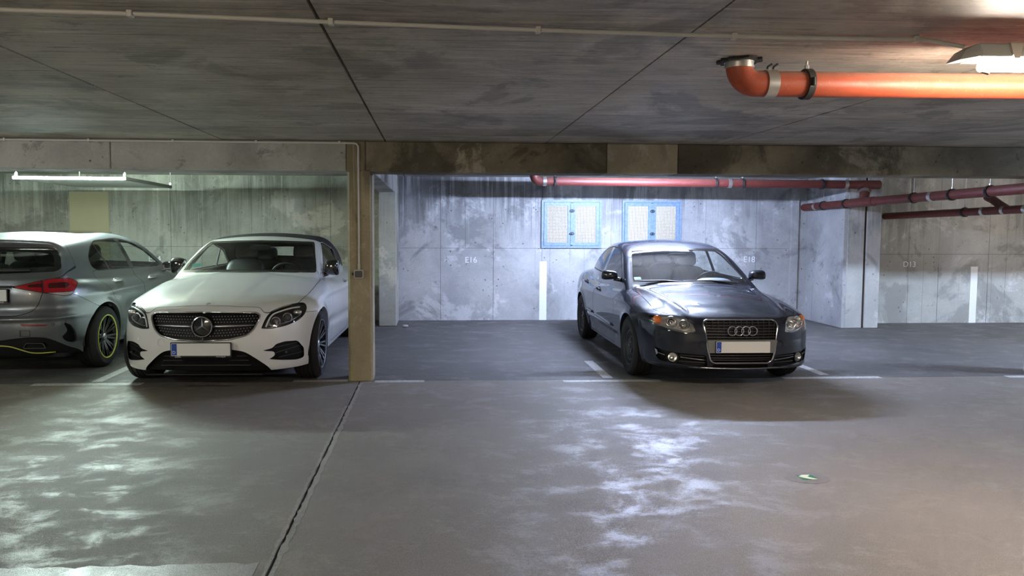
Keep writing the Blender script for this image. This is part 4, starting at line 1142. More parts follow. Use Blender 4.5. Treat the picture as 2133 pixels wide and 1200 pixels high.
    surf('grille_edge', both(rim(gseg, vec=(-.06, 0, 0))), GLOSSB, g)
    ys, zs, out = [], [], GR
    o = np.array(GR)
    m = MB(); loop = [(float(front_x(F, [max(y, 0)], [z])[0])+.004, y, z) for y, z in GR if y > -.02]
    full = loop + [(x, -y, z) for x, y, z in reversed(loop)]
    m.tube(full, .0085, 8, True); m.build('grille_frame', CHROME, g, 180)
    pins = MB(); rows = 10
    for i in range(rows):
        zc = .505 + i*.0243
        if abs(zc - .617) < .016: continue
        for j in range(-20, 21):
            y = (j + (.5 if i % 2 else 0))*.0262; z = zc + .10*(abs(y)/.5)**2*(.03 if zc > .617 else .30)
            if psd(np.array([abs(y)]), np.array([z]), GR)[0] > -.016 or math.hypot(y, z-.616) < .103: continue
            x = float(front_x(F, [abs(y)], [z])[0]) - .022; s = .0068
            pins.add([(x+.012, y, z), (x, y-s, z), (x, y, z+s*.8), (x, y+s, z), (x, y, z-s*.8)], [(0, 1, 4), (0, 4, 3), (0, 3, 2), (0, 2, 1)])
            pins.box((x-.02, y-.0012, z-.0012), (x+.002, y+.0012, z+.0012))
    tag(pins.build('grille_pins', plain('pin_metal', (.80, .80, .82), .25, .55), g), kind='stuff')
    for s in (-1, 1):
        m = MB(); P = [(float(front_x(F, [y], [.617])[0])-.012, s*y, .617+.012*(y-.1)) for y in np.linspace(.095, .452, 10)]
        m.tube(P, [.012, .012, .012, .011, .011, .010, .009, .008, .006, .003], 8); m.build('grille_louvre', SATIN, g, 180)
    xs = float(front_x(F, [0.], [.616])[0])
    MB().lathe([(0, .010), (.08, .006), (.094, .0), (.094, -.03)], (xs-.004, 0, .616), (1, 0, 0), 40).build('emblem_disc', GLOSSB, g, 40)
    star_emblem(.088, (xs+.006, 0, .616), (0, 1, 0), (0, 0, 1), CHROME, g)
    # hood badge
    xb = .63; zb = float(ECLASS['zt'](xb)) - .012
    MB().lathe([(0, .004), (.018, .003), (.021, -.003)], (.635, 0, float(b_top(F, .635))+.002), (.42, 0, .9), 24).build('hood_badge', SATIN, car, 40)
    # air intakes
    for s in (-1, 1):
        q = (lambda m: m) if s > 0 else (lambda m: m.mir())
        k = surf('side_intake', q(inta.move((-.05, 0, 0))), TRIM, car); surf('intake_edge', q(rim(iseg, vec=(-.055, 0, 0))), TRIM, k)
        for y0, z0, y1, z1 in ((.60, .352, .82, .40), (.60, .405, .79, .432), (.63, .31, .82, .33)):
            x0, x1 = float(front_x(F, [y0], [z0])[0])-.03, float(front_x(F, [y1], [z1])[0])-.035
            MB().tube([(x0, s*y0, z0), ((x0+x1)/2+.01, s*(y0+y1)/2, (z0+z1)/2), (x1, s*y1, z1)], .006, 6).build('intake_fin', BLACKP, k)
        MB().cyl((.60, s*.705, .36), (.645, s*.705, .36), .012, 12).build('radar_sensor', GLOSSB, k)
    k = surf('lower_intake', both(cint.move((-.07, 0, 0))), TRIM, car, 'black lower air intake'); surf('intake_edge', both(rim(cseg, vec=(-.075, 0, 0))), TRIM, k)
    for z in (.25, .295, .335): MB().box((.70, -.40+.3*(z-.25), z), (.735, .40-.3*(z-.25), z+.008)).build('intake_slat', BLACKP, k)
    MB().box((.745, -.52, .17), (.775, .52, .185), .004).build('splitter', GLOSSB, k)
    # tow cover and parking sensors on the bumper
    y, z = .375, .47
    MB().lathe([(.033, .0), (.0355, .0015), (.0355, -.002)], (float(front_x(F, [y], [z])[0]), -y, z), (1, -.25, 0), 24).build('tow_cover', plain('tow_cover_line', (.45, .45, .45), .5), car, 40)
    for y, z in ((.62, .49), (.30, .445)):
        for s in (-1, 1): MB().cyl((float(front_x(F, [y], [z])[0])-.004, s*y, z), (float(front_x(F, [y], [z])[0])+.002, s*y, z), .010, 12).build('parking_sensor', W, car)
    # plate with dealer lettering
    p = plate(car, (.862, 0, .419), (0, 1, 0), (0, 0, 1), .008)
    text('dealer_lettering', 'LUEG.', .020, PLATET, p, (.868, -.20, .354), (0, 1, 0), (0, 0, 1), .0004)
    text('dealer_lettering', 'www.lueg.de', .016, PLATET, p, (.868, .175, .355), (0, 1, 0), (0, 0, 1), .0004)
    # headlamps
    for s in (1, -1):
        q = (lambda m: m) if s > 0 else (lambda m: m.mir())
        h = surf('headlight', q(lamp.move((-.07, -.02, -.005))), plain('headlight_bowl', (.02, .021, .024), .3, .3), car)
        surf('lamp_wall', q(rim(lseg, vec=(-.07, -.02, -.005))), TRIM, h); surf('lamp_cover', q(lamp), LAMPGLASS, h)
        m = MB(); P = [(front_x(F, [y], [z])[0]-.018, s*y, z) for y, z in ((.535, .598), (.556, .66), (.585, .705), (.64, .728), (.72, .748), (.785, .752))]
        m.tube([tuple(p) for p in spl(P, 4)], .0075, 8); m.build('light_guide', LED, h, 180)
        for y, z, r in ((.605, .638, .032), (.695, .665, .034)):
            x = float(front_x(F, [y], [z])[0])-.055
            MB().lathe([(0, .030), (r*.6, .024), (r*.92, .008), (r, -.005)], (x, s*y, z), (1, s*.15, 0), 24).build('projector_lens', BULB, h, 60)
            MB().lathe([(r, -.004), (r+.004, .006), (r+.010, .004), (r+.012, -.02)], (x, s*y, z), (1, s*.15, 0), 24).build('lens_ring', SATIN, h, 60)
        P = [(front_x(F, [y], [z])[0]-.04, s*y, z) for y, z in ((.565, .603), (.66, .618), (.74, .642), (.80, .685))]
        MB().tube([tuple(p) for p in spl(P, 4)], .006, 6).build('chrome_strip', CHROME, h, 180)
        x = front_x(F, [.76], [.70])[0]-.06
        MB().blob((x, s*.765, .705), (.03, .045, .022), .6, 14, 8).build('reflector_block', REFL, h, 180)
    # mirrors, handles, wipers
    mirror(car, -1.0, .865, 1.055, 1, GLOSSB, (.06, .085, .09), 'gloss black door mirror'); mirror(car, -1.0, -.855, 1.075, -1, GLOSSB, (.06, .085, .09), 'gloss black door mirror')
    for s in (1, -1): handle(car, F, -1.78, .845, s, CHROME, .2)
    MB().prism([(-.055, -.02), (.055, -.02), (.05, .02), (-.05, .02)], 0, .001, (-.79, -.585, 1.085), (-.1, .99, .1), (-.45, 0, .89)).build('window_sticker', plain('teal_sticker', (.10, .42, .42), .5), car, label='small teal sticker behind the windshield')
    # cabin
    MB().blob((-.86, 0, .90), (.22, .66, .08), .5, 24, 10).build('dashboard', LINER, car, 180)
    MB().box((-3.2, -.76, .55), (.1, .76, .6)).build('cabin_floor', LINER, car)
    MB().blob((-.86, .36, .985), (.12, .19, .045), .7).build('instrument_hood', LINER, car, 180)
    steering(car, (-1.02, .36, .93), .185, 22, SEATM)
    for s in (1, -1): seat(car, -1.50, s*.36, .40, SEATM)
    for s in (1, -1): seat(car, -2.28, s*.30, .34, SEATM, head=True)
    MB().blob((-1.22, 0, 1.275), (.02, .12, .035), .6).build('inner_mirror', LINER, car, 180)
    # wheels
    w0 = wheel(car, 0, 1, .338, .245, .235, 'eclass', .805)
    wheel_copy(w0, 0, -1, .338, .805, car)
    for s in (1, -1): wheel_copy(w0, -2.873, s, .338, .805, car)
    return car
build_convertible()
# ---------------------------------------------------------------- dark blue-grey sedan
def build_sedan():
    F = body_field(SEDAN); b = shell(F, -.15, -2.8, .52, 120, 170, 26, 230)
    car = empty('sedan_car', 'dark blue grey sedan with four ring emblem parked before the blue hatches', 'car', (2.845, 7.45, 0), math.radians(-90.7), scale=.965)
    W = paint('dark_blue_grey_paint', (.017, .020, .030), .12, .48, 1., .3, .05)
    ft = lambda v: .3 - v[:, 0]
    b, low, _ = cut(b, .212 - b.v[:, 2]); low, _, _ = cut(low, .165 - low.v[:, 2]); low, _, _ = cut(low, low.v[:, 0] - .3)
    arch = []
    for ax, az, r in SEDAN['arches']:
        f = np.maximum(np.sqrt((b.v[:, 0]-ax)**2 + (b.v[:, 2]-az)**2) - r, .5 - b.v[:, 1])
        _, b, seg = cut(b, f); arch.append(rim(seg, vec=(0, -.05, 0)))
    GO = rnd([(-.03, .279, 0), (.262, .279, .035), (.300, .305, .03), (.322, .395, 0), (.357, .637, .03), (.352, .668, .025), (.325, .684, .02), (-.03, .692, 0)], .03)
    grille, b, gseg = carve(b, YZ, GO, ft)
    HL = rnd([(.432, .572, .012), (.458, .66), (.505, .697), (.585, .712), (.685, .708), (.748, .702), (.790, .690), (.792, .622), (.705, .603), (.64, .580), (.535, .560)], .03)
    lamp, b, lseg = carve(b, YZ, HL, lambda v: .25 - v[:, 0])
    FO = rnd([(.338, .352), (.66, .371), (.752, .394, .006), (.768, .388, .006), (.748, .308), (.725, .270), (.53, .252), (.316, .240)], .015)
    fog, b, fseg = carve(b, YZ, FO, ft)
    LO = rnd([(-.03, .266, 0), (.262, .266), (.272, .230), (-.03, .228, 0)], .012)
    lowo, b, oseg = carve(b, YZ, LO, ft)
    WS = rnd([(-.03, .938, 0), (.35, .936, 0), (.690, .928, .02), (.672, 1.0), (.575, 1.27), (.556, 1.308, .025), (.3, 1.322, 0), (-.03, 1.326, 0)], .02)
    ws, wsb, b = border(b, YZ, WS, .020, lambda v: np.maximum(v[:, 0] + .35, -1.5 - v[:, 0]))
    SG = rnd([(-1.335, 1.262, .08), (-1.55, 1.312, .1), (-1.87, 1.330, .1), (-2.15, 1.312, .1), (-2.45, 1.235, .1), (-2.83, 1.05, .03), (-2.84, .998, .03), (-1.9, .982, 0), (-.90, .955, .01), (-.80, .965, .02)], .05)
    sg, sgb, b = border(b, XZ, SG, .012, lambda v: .42 - v[:, 1])
    g1, rest, _ = cut(sg, -(sg.v[:, 0] + 1.80)); bp, rest, _ = cut(rest, -(rest.v[:, 0] + 1.90)); g2, g3, _ = cut(rest, -(rest.v[:, 0] + 2.52)); dv, g3, _ = cut(g3, -(g3.v[:, 0] + 2.545))
    HD = [(.80, -.1), (.80, .30), (.82, .350), (.825, .405), (.79, .448), (.71, .515), (.60, .63), (.415, .718), (.2, .712), (-.05, .705), (-.45, .708), (-.575, .70), (-.60, .62), (-.555, .3), (-.545, -.1)]
    hood, b, h_gap = panel(b, XY, rnd(HD, .02), lambda v: .645 - v[:, 2])
    D1 = [(-.62, .93), (-.68, .80), (-.70, .28), (-.75, .235), (-1.78, .235), (-1.815, .30), (-1.825, .70), (-1.84, 1.0)]
    D2 = [(-1.85, 1.0), (-1.835, .70), (-1.825, .30), (-1.79, .235), (-2.12, .235), (-2.32, .44), (-2.56, .66), (-2.66, .80), (-2.80, 1.0)]
    sl = lambda v: .5 - v[:, 1]
    dr1, b, gp1 = panel(b, XZ, rnd(D1, .04), sl); dr2, b, gp2 = panel(b, XZ, rnd(D2, .04), sl)
    BP = [(.02, .05), (.02, .33), (.22, .585), (.50, .605), (.55, .70), (.56, .95), (1.2, .95), (1.2, .05)]
    bump_, b, b_gap = panel(b, XZ, BP, None, .004)
    RF = [(-1.28, 1.35), (-1.36, 1.295), (-1.55, 1.335), (-1.87, 1.352), (-2.15, 1.335), (-2.42, 1.28), (-2.4, 1.7), (-1.2, 1.7)]
    surf('body', both(b), W, car); surf('hood', both(hood), W, car); surf('front_bumper', both(bump_), W, car)
    for q in (lambda m: m, lambda m: m.mir()):
        surf('door', q(dr1), W, car); surf('door', q(dr2), W, car)
        surf('side_window', q(g1), CLEAR, car); surf('side_window', q(g2), CLEAR, car); surf('quarter_window', q(g3), CLEAR, car)
        surf('window_pillar', q(join(bp, dv)), GLOSSB, car); surf('window_seal', q(sgb), TRIM, car)
    surf('shut_line', both(join(h_gap, gp1, gp2, b_gap)), GAP, car)
    surf('wheel_arch', both(join(*arch)), W, car); surf('underbody', both(Mesh3(low.v*np.array([.93, .86, 1]), low.n, low.t)), TRIM, car)
    MB().box((-3.4, -.72, .20), (.5, .72, .24)).build('floor_pan', TRIM, car)
    for ax in (0, -2.648):
        for s in (-1, 1): wheel_well(car, ax, .312, .36, .48, .82, s)
    surf('interior_lining', both(join(b.sub((b.v[:, 2] > .60)[b.t].all(1)), dr1, dr2).inset(.035).flip()), LINER, car)
    surf('windshield', both(ws), DUSTY, car); surf('windshield_border', both(wsb), GLOSSB, car)
    # single frame grille
    g = surf('grille', both(grille.move((-.045, 0, 0))), TRIM, car); surf('grille_edge', both(rim(gseg, vec=(-.05, 0, 0))), TRIM, g)
    fx = lambda y, z: float(front_x(F, [abs(y)], [z])[0])
    loop = [(fx(y, z)+.003, y, z) for y, z in GO if y > -.02]; full = loop + [(x, -y, z) for x, y, z in reversed(loop)]
    MB().tube(full, .0095, 8, True).build('grille_frame', CHROME, g, 180)
    for z in np.arange(.525, .675, .0268):
        w = .318 + (z-.395)*.14
        MB().tube([(fx(y, z)-.018, y, z) for y in np.linspace(-w, w, 15)], .0048, 6).build('grille_slat', BLACKP, g)
    bars = MB()
    for y in np.arange(-.33, .34, .055): bars.box((fx(y, .6)-.036, y-.002, .505), (fx(y, .6)-.022, y+.002, .678))
    bars.build('grille_bars', BLACKP, g)
    for z in (.325, .352, .305):
        w = .285 + (z-.30)*.2
        MB().tube([(fx(y, z)-.018, y, z) for y in np.linspace(-w, w, 11)], .005, 6).build('grille_slat', BLACKP, g)
    m = MB(); P = rnd([(-.318, .378), (.318, .378), (.338, .503), (-.338, .503)], .01)
    m.prism(P, -.02, .004, (fx(0, .44)-.012, 0, 0), (0, 1, 0), (0, 0, 1)); m.build('plate_panel', plain('grey_plate_panel', (.20, .20, .195), .4, .3), g)
    for k in range(4):
        y = (k-1.5)*.0655; x = fx(y, .588)+.004
        MB().tube([(x, y+.0425*math.cos(t), .588+.0425*math.sin(t)) for t in np.linspace(0, 2*math.pi, 37)[:-1]], .0055, 8, True).build('emblem_ring', CHROME, g, 180)
    plate(car, (fx(0, .44)+.004, 0, .4375), (0, 1, 0), (0, 0, 1), .002, height=.108)
    # headlamps
    for s in (1, -1):
        q = (lambda m: m) if s > 0 else (lambda m: m.mir())
        h = surf('headlight', q(lamp.move((-.075, -.02, 0))), plain('lamp_bowl', (.72, .71, .68), .25, .45), car)
        surf('lamp_wall', q(rim(lseg, vec=(-.075, -.02, 0))), SATIN, h); surf('lamp_cover', q(lamp), LAMPGLASS, h)
        for y, z, r, nm in ((.625, .652, .050, 'reflector_bowl'), (.525, .633, .040, 'reflector_bowl')):
            x = fx(y, z)-.03; d = (1, s*.25, 0)
            MB().lathe([(.006, -.05), (r*.55, -.042), (r*.85, -.022), (r, .006), (r+.006, .010), (r+.008, .0)], (x, s*y, z), d, 28).build(nm, REFL, h, 60)
            MB().lathe([(0, .010), (.014, .004), (.018, -.012), (.018, -.04)], (x, s*y, z), d, 16).build('bulb', CHROME, h, 60)
        x = fx(.735, .660)-.035
        MB().lathe([(0, .020), (.025, .016), (.040, .002), (.043, -.02)], (x, s*.735, .660), (1, s*.75, 0), 24).build('turn_signal', ORANGE, h, 60, 'orange turn signal lens')
        P = [(fx(y, z)-.012, s*y, z) for y, z in ((.462, .588), (.535, .574), (.63, .592), (.70, .615), (.775, .632))]
        MB().tube([tuple(p) for p in spl(P, 4)], .006, 6).build('chrome_strip', CHROME, h, 180)
        P = [(fx(y, z)-.02, s*y, z) for y, z in ((.452, .60), (.468, .65), (.50, .68))]
        MB().tube([tuple(p) for p in spl(P, 4)], .008, 6).build('chrome_strip', REFL, h, 180)
        # fog lamp bay
        k = surf('lower_grille', q(fog.move((-.05, -.015, 0))), TRIM, car); surf('opening_edge', q(rim(fseg, vec=(-.055, -.015, 0))), TRIM, k)
        x = fx(.622, .314)-.012; d = (1, s*.5, 0)
        MB().lathe([(.046, -.05), (.054, .004), (.058, .004), (.060, -.03)], (x, s*.622, .314), d, 28).build('foglight_ring', GLOSSB, k, 40)
        MB().lathe([(.004, -.035), (.03, -.025), (.045, -.002)], (x, s*.622, .314), d, 24).build('foglight_bowl', REFL, k, 60)
        MB().lathe([(0, .008), (.03, .005), (.047, -.004)], (x, s*.622, .314), d, 24).build('foglight_lens', LAMPGLASS, k, 60)
        for z0, z1, y0, y1, mt in ((.300, .322, .325, .555, SATIN), (.328, .347, .682, .745, SATIN)):
            P = [(fx(y, z0+(z1-z0)*t)-.02, s*y, z0+(z1-z0)*t) for t, y in zip(np.linspace(0, 1, 7), np.linspace(y0, y1, 7))]
            MB().tube(P, .004, 6).build('trim_strip', mt, k, 180)
        for z in (.275, .335):
            P = [(fx(y, z)-.028, s*y, z+.02*(y-.33)) for y in np.linspace(.335, .56, 6)]
            MB().tube(P, .005, 6).build('grille_slat', BLACKP, k)
        P = [(fx(y, z)-.012, s*y, z) for y, z in ((.762, .384), (.742, .372), (.735, .335), (.748, .318))]
        MB().add([(p[0]+.004, p[1], p[2]) for p in P], [(0, 1, 2), (0, 2, 3)]).build('corner_reflector', SATIN, k)
        # mirrors, handles, rub strip, badge
        mirror(car, -.88, s*.885, 1.015, s, W, (.06, .095, .056))
        for x, z in ((-1.68, .792), (-2.55, .826)):
            handle(car, F, x, z, s, W, .20)
        P = [(x, s*(float(side_y(F, [x], [z])[0])+.003), z) for x, z in zip(np.linspace(-.72, -1.81, 10), np.linspace(.432, .462, 10))]
        MB().tube(P, [.006] + [.016]*8 + [.006], 8).build('rub_strip', W, car, 180)
        P = [(x, s*(float(side_y(F, [x], [z])[0])+.003), z) for x, z in zip(np.linspace(-1.84, -2.28, 6), np.linspace(.462, .475, 6))]
        MB().tube(P, [.006] + [.016]*4 + [.006], 8).build('rub_strip', W, car, 180)
        yb = float(side_y(F, [-.57], [.715])[0])
        MB().box((-.60, s*(yb-.002), .703), (-.54, s*(yb+.004), .727), .002).build('fender_badge', SATIN, car)
        # sill light edge, washer cap and circles in the bumper
        y, z = .375, .458
        MB().lathe([(.030, .0), (.0325, .0015), (.0325, -.002)], (fx(y, z), s*y, z), (1, s*.2, 0), 24).build('tow_cover', GAP, car, 40)
    k = surf('lower_intake', both(lowo.move((-.04, 0, 0))), TRIM, car); surf('intake_edge', both(rim(oseg, vec=(-.045, 0, 0))), TRIM, k)
    P = [(fx(y, .222)+.002, y, .222+.02*(abs(y)/.6)**2) for y in np.linspace(-.72, .72, 25)]
    MB().tube(P, [.004] + [.007]*23 + [.004], 8).build('bumper_lip', SATIN, car, 180)
    # wipers, cowl, sticker
    for y0, y1 in ((.52, -.10), (-.02, -.60)):
        m = MB(); m.tube([(-.535, y0, .945), (-.565, (y0+y1)/2, .968), (-.575, y1, .962)], .008, 6); m.build('wiper', BLACKP, car)
    MB().prism([(-.04, -.025), (.04, -.025), (.04, .025), (-.04, .025)], 0, .001, (-.675, -.60, .985), (-.12, .99, .05), (-.82, -.05, .55)).build('window_sticker', plain('green_sticker', (.06, .30, .08), .5), car, label='small green round sticker behind the windshield')
    # cabin
    MB().blob((-.82, 0, .845), (.24, .64, .08), .5, 24, 10).build('dashboard', plain('grey_dashboard', (.06, .065, .07), .7), car, 180)
    MB().blob((-.86, .36, .925), (.13, .20, .055), .75).build('instrument_hood', plain('pale_instrument_hood', (.20, .215, .23), .6), car, 180)
    MB().box((-3.0, -.72, .5), (.0, .72, .55)).build('cabin_floor', LINER, car)
    steering(car, (-1.0, .36, .87), .185, 22, LINER)
    for s in (1, -1): seat(car, -1.42, s*.36, .36, SEATG)
    seat(car, -2.24, .30, .36, SEATG); seat(car, -2.24, -.30, .36, SEATG)
    MB().blob((-1.12, 0, 1.235), (.02, .12, .03), .6).build('inner_mirror', LINER, car, 180)
    w0 = wheel(car, 0, 1, .316, .212, .205, 'audi', .775)
    wheel_copy(w0, 0, -1, .316, .775, car)
    for s in (1, -1): wheel_copy(w0, -2.648, s, .316, .775, car)
    return car
build_sedan()
# ---------------------------------------------------------------- grey hatchback seen from behind
def build_hatch():
    F = body_field(HATCH); b = shell(F, -.2, -2.55, .60, 36, 150, 130, 230)
    car = empty('hatchback_car', 'grey hatchback parked nose to the wall showing its red tail light', 'car', (-4.42, 10.88, 0), math.radians(90))
    W = paint('satin_grey_paint', (.17, .178, .19), .75, .36, .55)
    rr_ = lambda v: v[:, 0] + 2.9
    b, low, _ = cut(b, .215 - b.v[:, 2]); low, _, _ = cut(low, .170 - low.v[:, 2])
    arch = []
    for ax, az, r in HATCH['arches']:
        f = np.maximum(np.sqrt((b.v[:, 0]-ax)**2 + (b.v[:, 2]-az)**2) - r, .55 - b.v[:, 1])
        _, b, seg = cut(b, f); arch.append(rim(seg, vec=(0, -.05, 0)))
    UZ = lambda v: (v[:, 1] + .8*(v[:, 0] + 3.5), v[:, 2])       # unrolls the rear corner
    RW = rnd([(-.03, 1.300, 0), (.56, 1.296, .03), (.632, 1.222, .04), (.675, 1.083, .03), (.632, 1.055, .03), (.172, 1.042, 0), (-.03, 1.04, 0)], .02)
    rw, rwb, b = border(b, YZ, RW, .05, rr_)
    TL = rnd([(.342, .909, .004), (.362, .922, .01), (.746, .990, .05), (.97, .993, .03), (1.035, .975, .03), (1.108, .940, .02), (.999, .818, .03), (.90, .812, .03), (.661, .851, .1)], .03)
    tail, tailb, b = border(b, UZ, TL, .006, lambda v: v[:, 0] + 2.8); _, _, tseg = cut(tailb, np.ones(len(tailb.v)))
    PR = rnd([(-.03, .745, 0), (.300, .745, .03), (.318, .80), (.318, .925, .012), (-.03, .925, 0)], .02)
    prec, b, pseg = carve(b, YZ, PR, rr_)
    GT = rnd([(-.03, .630, 0), (.214, .628), (.369, .633), (.481, .668, .06), (.534, .735, .06), (.572, .86), (.61, .98), (.69, 1.0, .02), (.715, 1.05, .03), (.70, 1.22), (.63, 1.34, .03), (.58, 1.40, .03), (-.03, 1.46, 0)], .05)
    gate, b, g_gap = panel(b, YZ, GT, lambda v: v[:, 0] + 3.0, .006)
    VT = rnd([(.87, .552), (.965, .520), (1.025, .441), (1.051, .349), (.998, .330), (.903, .356), (.845, .405), (.925, .46)], .03)
    vent, b, vseg = carve(b, UZ, VT, rr_)
    FR = rnd([(.388, .557, .004), (.632, .541, .004), (.60, .525, .01), (.415, .531, .01)], .004)
    refl, b, rseg = carve(b, YZ, FR, rr_)
    DF = [(-.05, .393), (.20, .393), (.32, .411), (.48, .424), (.60, .410), (.68, .358), (.74, .295), (.79, .25), (.82, .1), (-.05, .1)]
    diff, b, dseg = carve(b, YZ, rnd(DF, .05), lambda v: v[:, 0] + 3.05)
    S1 = rnd([(-.74, 1.02, .01), (-.80, 1.0, .01), (-1.64, 1.015, .01), (-1.66, 1.06, .01), (-1.745, 1.355, .02), (-1.47, 1.322, .1), (-1.10, 1.207, .05)], .02)
    S2 = rnd([(-1.765, 1.02, .01), (-2.60, 1.038, .06), (-2.69, 1.09, .04), (-2.67, 1.18, .06), (-2.53, 1.288, .05), (-2.38, 1.343, .05), (-1.85, 1.363, .02)], .03)
    sl = lambda v: .42 - v[:, 1]
    DLO = rnd([(-.70, 1.015, .01), (-.76, .992, .01), (-1.70, 1.004, 0), (-2.60, 1.026, .07), (-2.705, 1.085, .05), (-2.685, 1.185, .06), (-2.535, 1.300, .05), (-2.38, 1.356, .06), (-1.80, 1.378, .1), (-1.46, 1.336, .1), (-1.09, 1.220, .05)], .03)
    dlo, b, _ = carve(b, XZ, DLO, sl); f1, dlo, _ = carve(dlo, XZ, S1, sl); f2, f12b, _ = carve(dlo, XZ, S2, sl)
    line = lambda v: (v[:, 0] + 2.30) + (v[:, 2] - 1.04)*.48
    g2, g3, _ = cut(f2, -line(f2.v)); dv, g3, _ = cut(g3, -(line(g3.v)+.028))
    D1 = rnd([(-.62, 1.0), (-.66, .80), (-.68, .30), (-.74, .24), (-1.60, .24), (-1.64, .34), (-1.60, .75), (-1.70, 1.0), (-1.745, 1.03), (-1.69, 1.3), (-1.0, 1.2), (-.66, 1.01)], .03)
    D2 = rnd([(-1.71, 1.0), (-1.61, .75), (-1.65, .34), (-1.61, .24), (-2.18, .24), (-2.36, .47), (-2.33, .56), (-2.60, .842), (-2.72, 1.02), (-2.60, 1.04), (-1.75, 1.02)], .03)
    dr1, b, gp1 = panel(b, XZ, D1, sl); dr2, b, gp2 = panel(b, XZ, D2, sl)
    RB = [(-2.72, .05), (-2.72, .3), (-2.88, .673), (-3.10, .775), (-3.22, .834), (-3.5, .90), (-4, .90), (-4, .05)]
    rb, b, gp3 = panel(b, XZ, RB, None, .004)
    WSH = rnd([(-.03, 1.02, 0), (.70, 1.0, .02), (.60, 1.33, .03), (-.03, 1.365, 0)], .02)
    wsh, wshb, b = border(b, YZ, WSH, .03, lambda v: np.maximum(v[:, 0] + .3, -1.5 - v[:, 0]))
    PN = rnd([(-1.32, -.1), (-1.32, .50), (-2.1, .49), (-2.42, .47), (-2.42, -.1)], .05)
    pano, b, _ = carve(b, XY, PN, lambda v: 1.3 - v[:, 2])
    surf('body', both(b), W, car); surf('tailgate', both(gate), W, car); surf('rear_bumper', both(rb), W, car); surf('roof_panel', both(pano.inset(-.004)), GLOSSB, car, 'gloss black glass roof panel')
    for q in (lambda m: m, lambda m: m.mir()):
        surf('door', q(dr1), W, car); surf('door', q(dr2), W, car)
        surf('side_window', q(f1), CLEAR, car); surf('side_window', q(g2), PRIV, car); surf('quarter_window', q(g3), PRIV, car)
        surf('window_seal', q(join(f12b, dv)), GLOSSB, car)
        surf('side_vent', q(vent.move((.03, -.035, 0))), TRIM, car); surf('vent_edge', q(rim(vseg, vec=(.03, -.035, 0))), W, car)
        surf('fog_reflector', q(refl.inset(.004)), plain('red_reflector', (.20, .012, .02), .2, 0, 1.), car)
    surf('shut_line', both(join(g_gap, gp1, gp2, gp3)), GAP, car)
    surf('wheel_arch', both(join(*arch)), W, car); surf('underbody', both(Mesh3(low.v*np.array([.95, .86, 1]), low.n, low.t)), TRIM, car)
    surf('diffuser', both(join(diff.move((.03, 0, 0)), rim(dseg, vec=(.035, 0, 0)))), TRIM, car, 'black rear diffuser')
    MB().box((-3.3, -.72, .20), (.5, .72, .24)).build('floor_pan', TRIM, car)
    for ax in (0, -2.729):
        for s in (-1, 1): wheel_well(car, ax, .33, .38, .50, .83, s)
    surf('interior_lining', both(join(b.sub((b.v[:, 2] > .75)[b.t].all(1)), dr1, dr2, gate.sub((gate.v[:, 2] > .8)[gate.t].all(1)), pano).inset(.035).flip()), LINER, car)
    surf('windshield', both(wsh), CLEAR, car); surf('windshield_border', both(wshb), GLOSSB, car); surf('rear_window', both(rw), PRIV, car); surf('window_border', both(rwb), GLOSSB, car)
    bx = lambda y, z: float(rear_x(F, [abs(y)], [z])[0])
    MB().tube([(bx(.05, 1.08)-.02, -.05, 1.075), (bx(.2, 1.075)-.022, -.22, 1.068), (bx(.42, 1.07)-.018, -.43, 1.072)], [.014, .011, .007], 8).build('rear_wiper', BLACKP, car)
    k = surf('plate_recess', both(prec.move((.045, 0, 0))), W, car); surf('recess_edge', both(rim(pseg, vec=(.05, 0, 0))), TRIM, k)
    MB().box((bx(0, .92)+.01, -.33, .918), (bx(0, .92)-.012, .33, .930), .003).build('handle_bar', BLACKP, k)
    # plate; only the last character and the dealer line show
    p = plate(car, (bx(0, .83)+.028, 0, .833), (0, -1, 0), (0, 0, 1), .008, height=.112)
    text('plate_character', 'L', .095, INK, p, (bx(0, .83)+.0205, -.170, .834), (0, -1, 0), (0, 0, 1), .0005)
    text('dealer_lettering', 'www.lueg.de', .016, PLATET, p, (bx(0, .83)+.022, -.19, .767), (0, -1, 0), (0, 0, 1), .0004)
    # tail lamps: body lamp and tailgate lamp, clear strip below, dark inner field
    ufield = lambda m: m.v[:, 1] + .8*(m.v[:, 0] + 3.5)
    for s in (1, -1):
        q = (lambda m: m) if s > 0 else (lambda m: m.mir())
        a, c, _ = cut(tail, ufield(tail) - .655); sep, c, _ = cut(c, ufield(c) - .672)
        o = None
        for part, nm in ((a, 'tail_light'), (c, 'tail_light')):
            u = ufield(part); lo = part.v[:, 2] - .850 - np.clip((.66-u)*.19, 0, .06)
            clear, red, _ = cut(part, lo)
            strip, red, _ = cut(red, red.v[:, 2] - .855 - np.clip((.66-ufield(red))*.19, 0, .06))
            t = surf(nm, q(red), RED_L, car, 'red tail light with a clear lower strip'); surf('clear_strip', q(clear), CLEAR_L, t); surf('lamp_seam', q(strip), RED_D, t)
            DK = rnd([(.72, .895), (.93, .893), (.985, .925), (.93, .950), (.735, .945)], .015) if part is c else rnd([(.50, .912), (.66, .905), (.66, .945), (.52, .935)], .01)
            d, _, _ = carve(red, UZ, DK); surf('dark_field', q(d.inset(-.0015)), RED_D, t)
            o = o or t
        surf('lamp_gap', q(sep), GAP, o); surf('lamp_edge', q(tailb.inset(.003)), GAP, o)
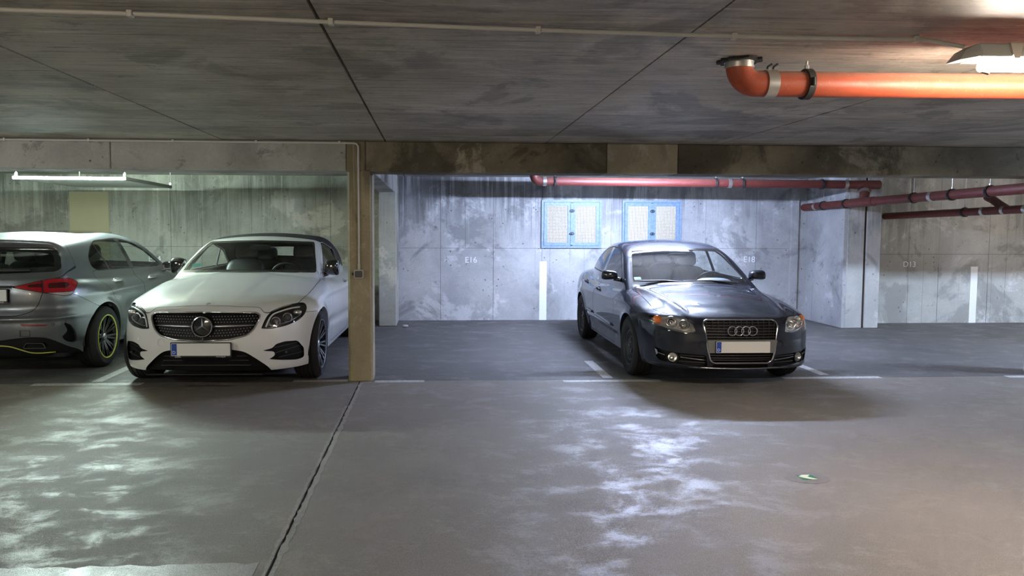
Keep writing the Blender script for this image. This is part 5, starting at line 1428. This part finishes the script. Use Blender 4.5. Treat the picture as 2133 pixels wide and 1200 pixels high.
        # yellow diffuser strip, exhaust trim
        P = [(bx(y, z)+.012, s*y, z) for y, z in ((0, .338), (.19, .338), (.29, .325), (.39, .283), (.455, .258), (.54, .250), (.64, .252))]
        MB().tube([tuple(x) for x in spl(P, 5)], .0065, 8).build('diffuser_strip', plain('yellow_strip', (.50, .50, .10), .45), car, 180, 'thin yellow strip under the rear bumper')
        y0 = .50; x = bx(y0, .335)
        MB().ring(rnd([(-.11, -.030), (.12, -.028), (.09, .030), (-.08, .030)], .02), rnd([(-.098, -.02), (.106, -.018), (.08, .021), (-.07, .021)], .015), -.03, .01, (x-.012, s*y0, .335), (0, -1, 0), (0, 0, 1)).build('exhaust_trim', plain('dark_chrome', (.12, .12, .12), .25, 1.), car)
        m = MB()
        MB().ring([(-.047, -.03), (.047, -.03), (.047, .03), (-.047, .03)], [(-.045, -.028), (.045, -.028), (.045, .028), (-.045, .028)], -.004, .003, (bx(.44, .465)-.018, s*.44, .462), (0, -1, 0), (0, 0, 1)).build('tow_cover', GAP, car)
        y, z = .655, .538; MB().lathe([(.011, .002), (.0145, .004), (.0145, -.006)], (bx(y, z), s*y, z), (-1, s*.45, 0), 20).build('parking_sensor', GAP, car, 40)
        for x, z in ((-2.28, .90), (-1.28, .872)): handle(car, F, x, z, s, SATIN, .24)
        mirror(car, -.76, s*.865, .99, s, GLOSSB, (.055, .075, .06))
    # fuel flap line and cabin
    MB().blob((-.80, 0, .90), (.24, .64, .08), .5, 24, 10).build('dashboard', LINER, car, 180); MB().box((-3.3, -.74, .55), (.0, .74, .6)).build('cabin_floor', LINER, car)
    for s in (1, -1): seat(car, -1.45, s*.36, .40, SEATM); seat(car, -2.28, s*.32, .40, SEATM)
    MB().box((-3.2, -.62, .95), (-2.75, .62, .97)).build('parcel_shelf', LINER, car)
    w0 = wheel(car, -2.729, 1, .325, .232, .225, 'hatch', .79)
    wheel_copy(w0, -2.729, -1, .325, .79, car)
    for s in (1, -1): wheel_copy(w0, 0, s, .325, .79, car)
    return car
build_hatch()
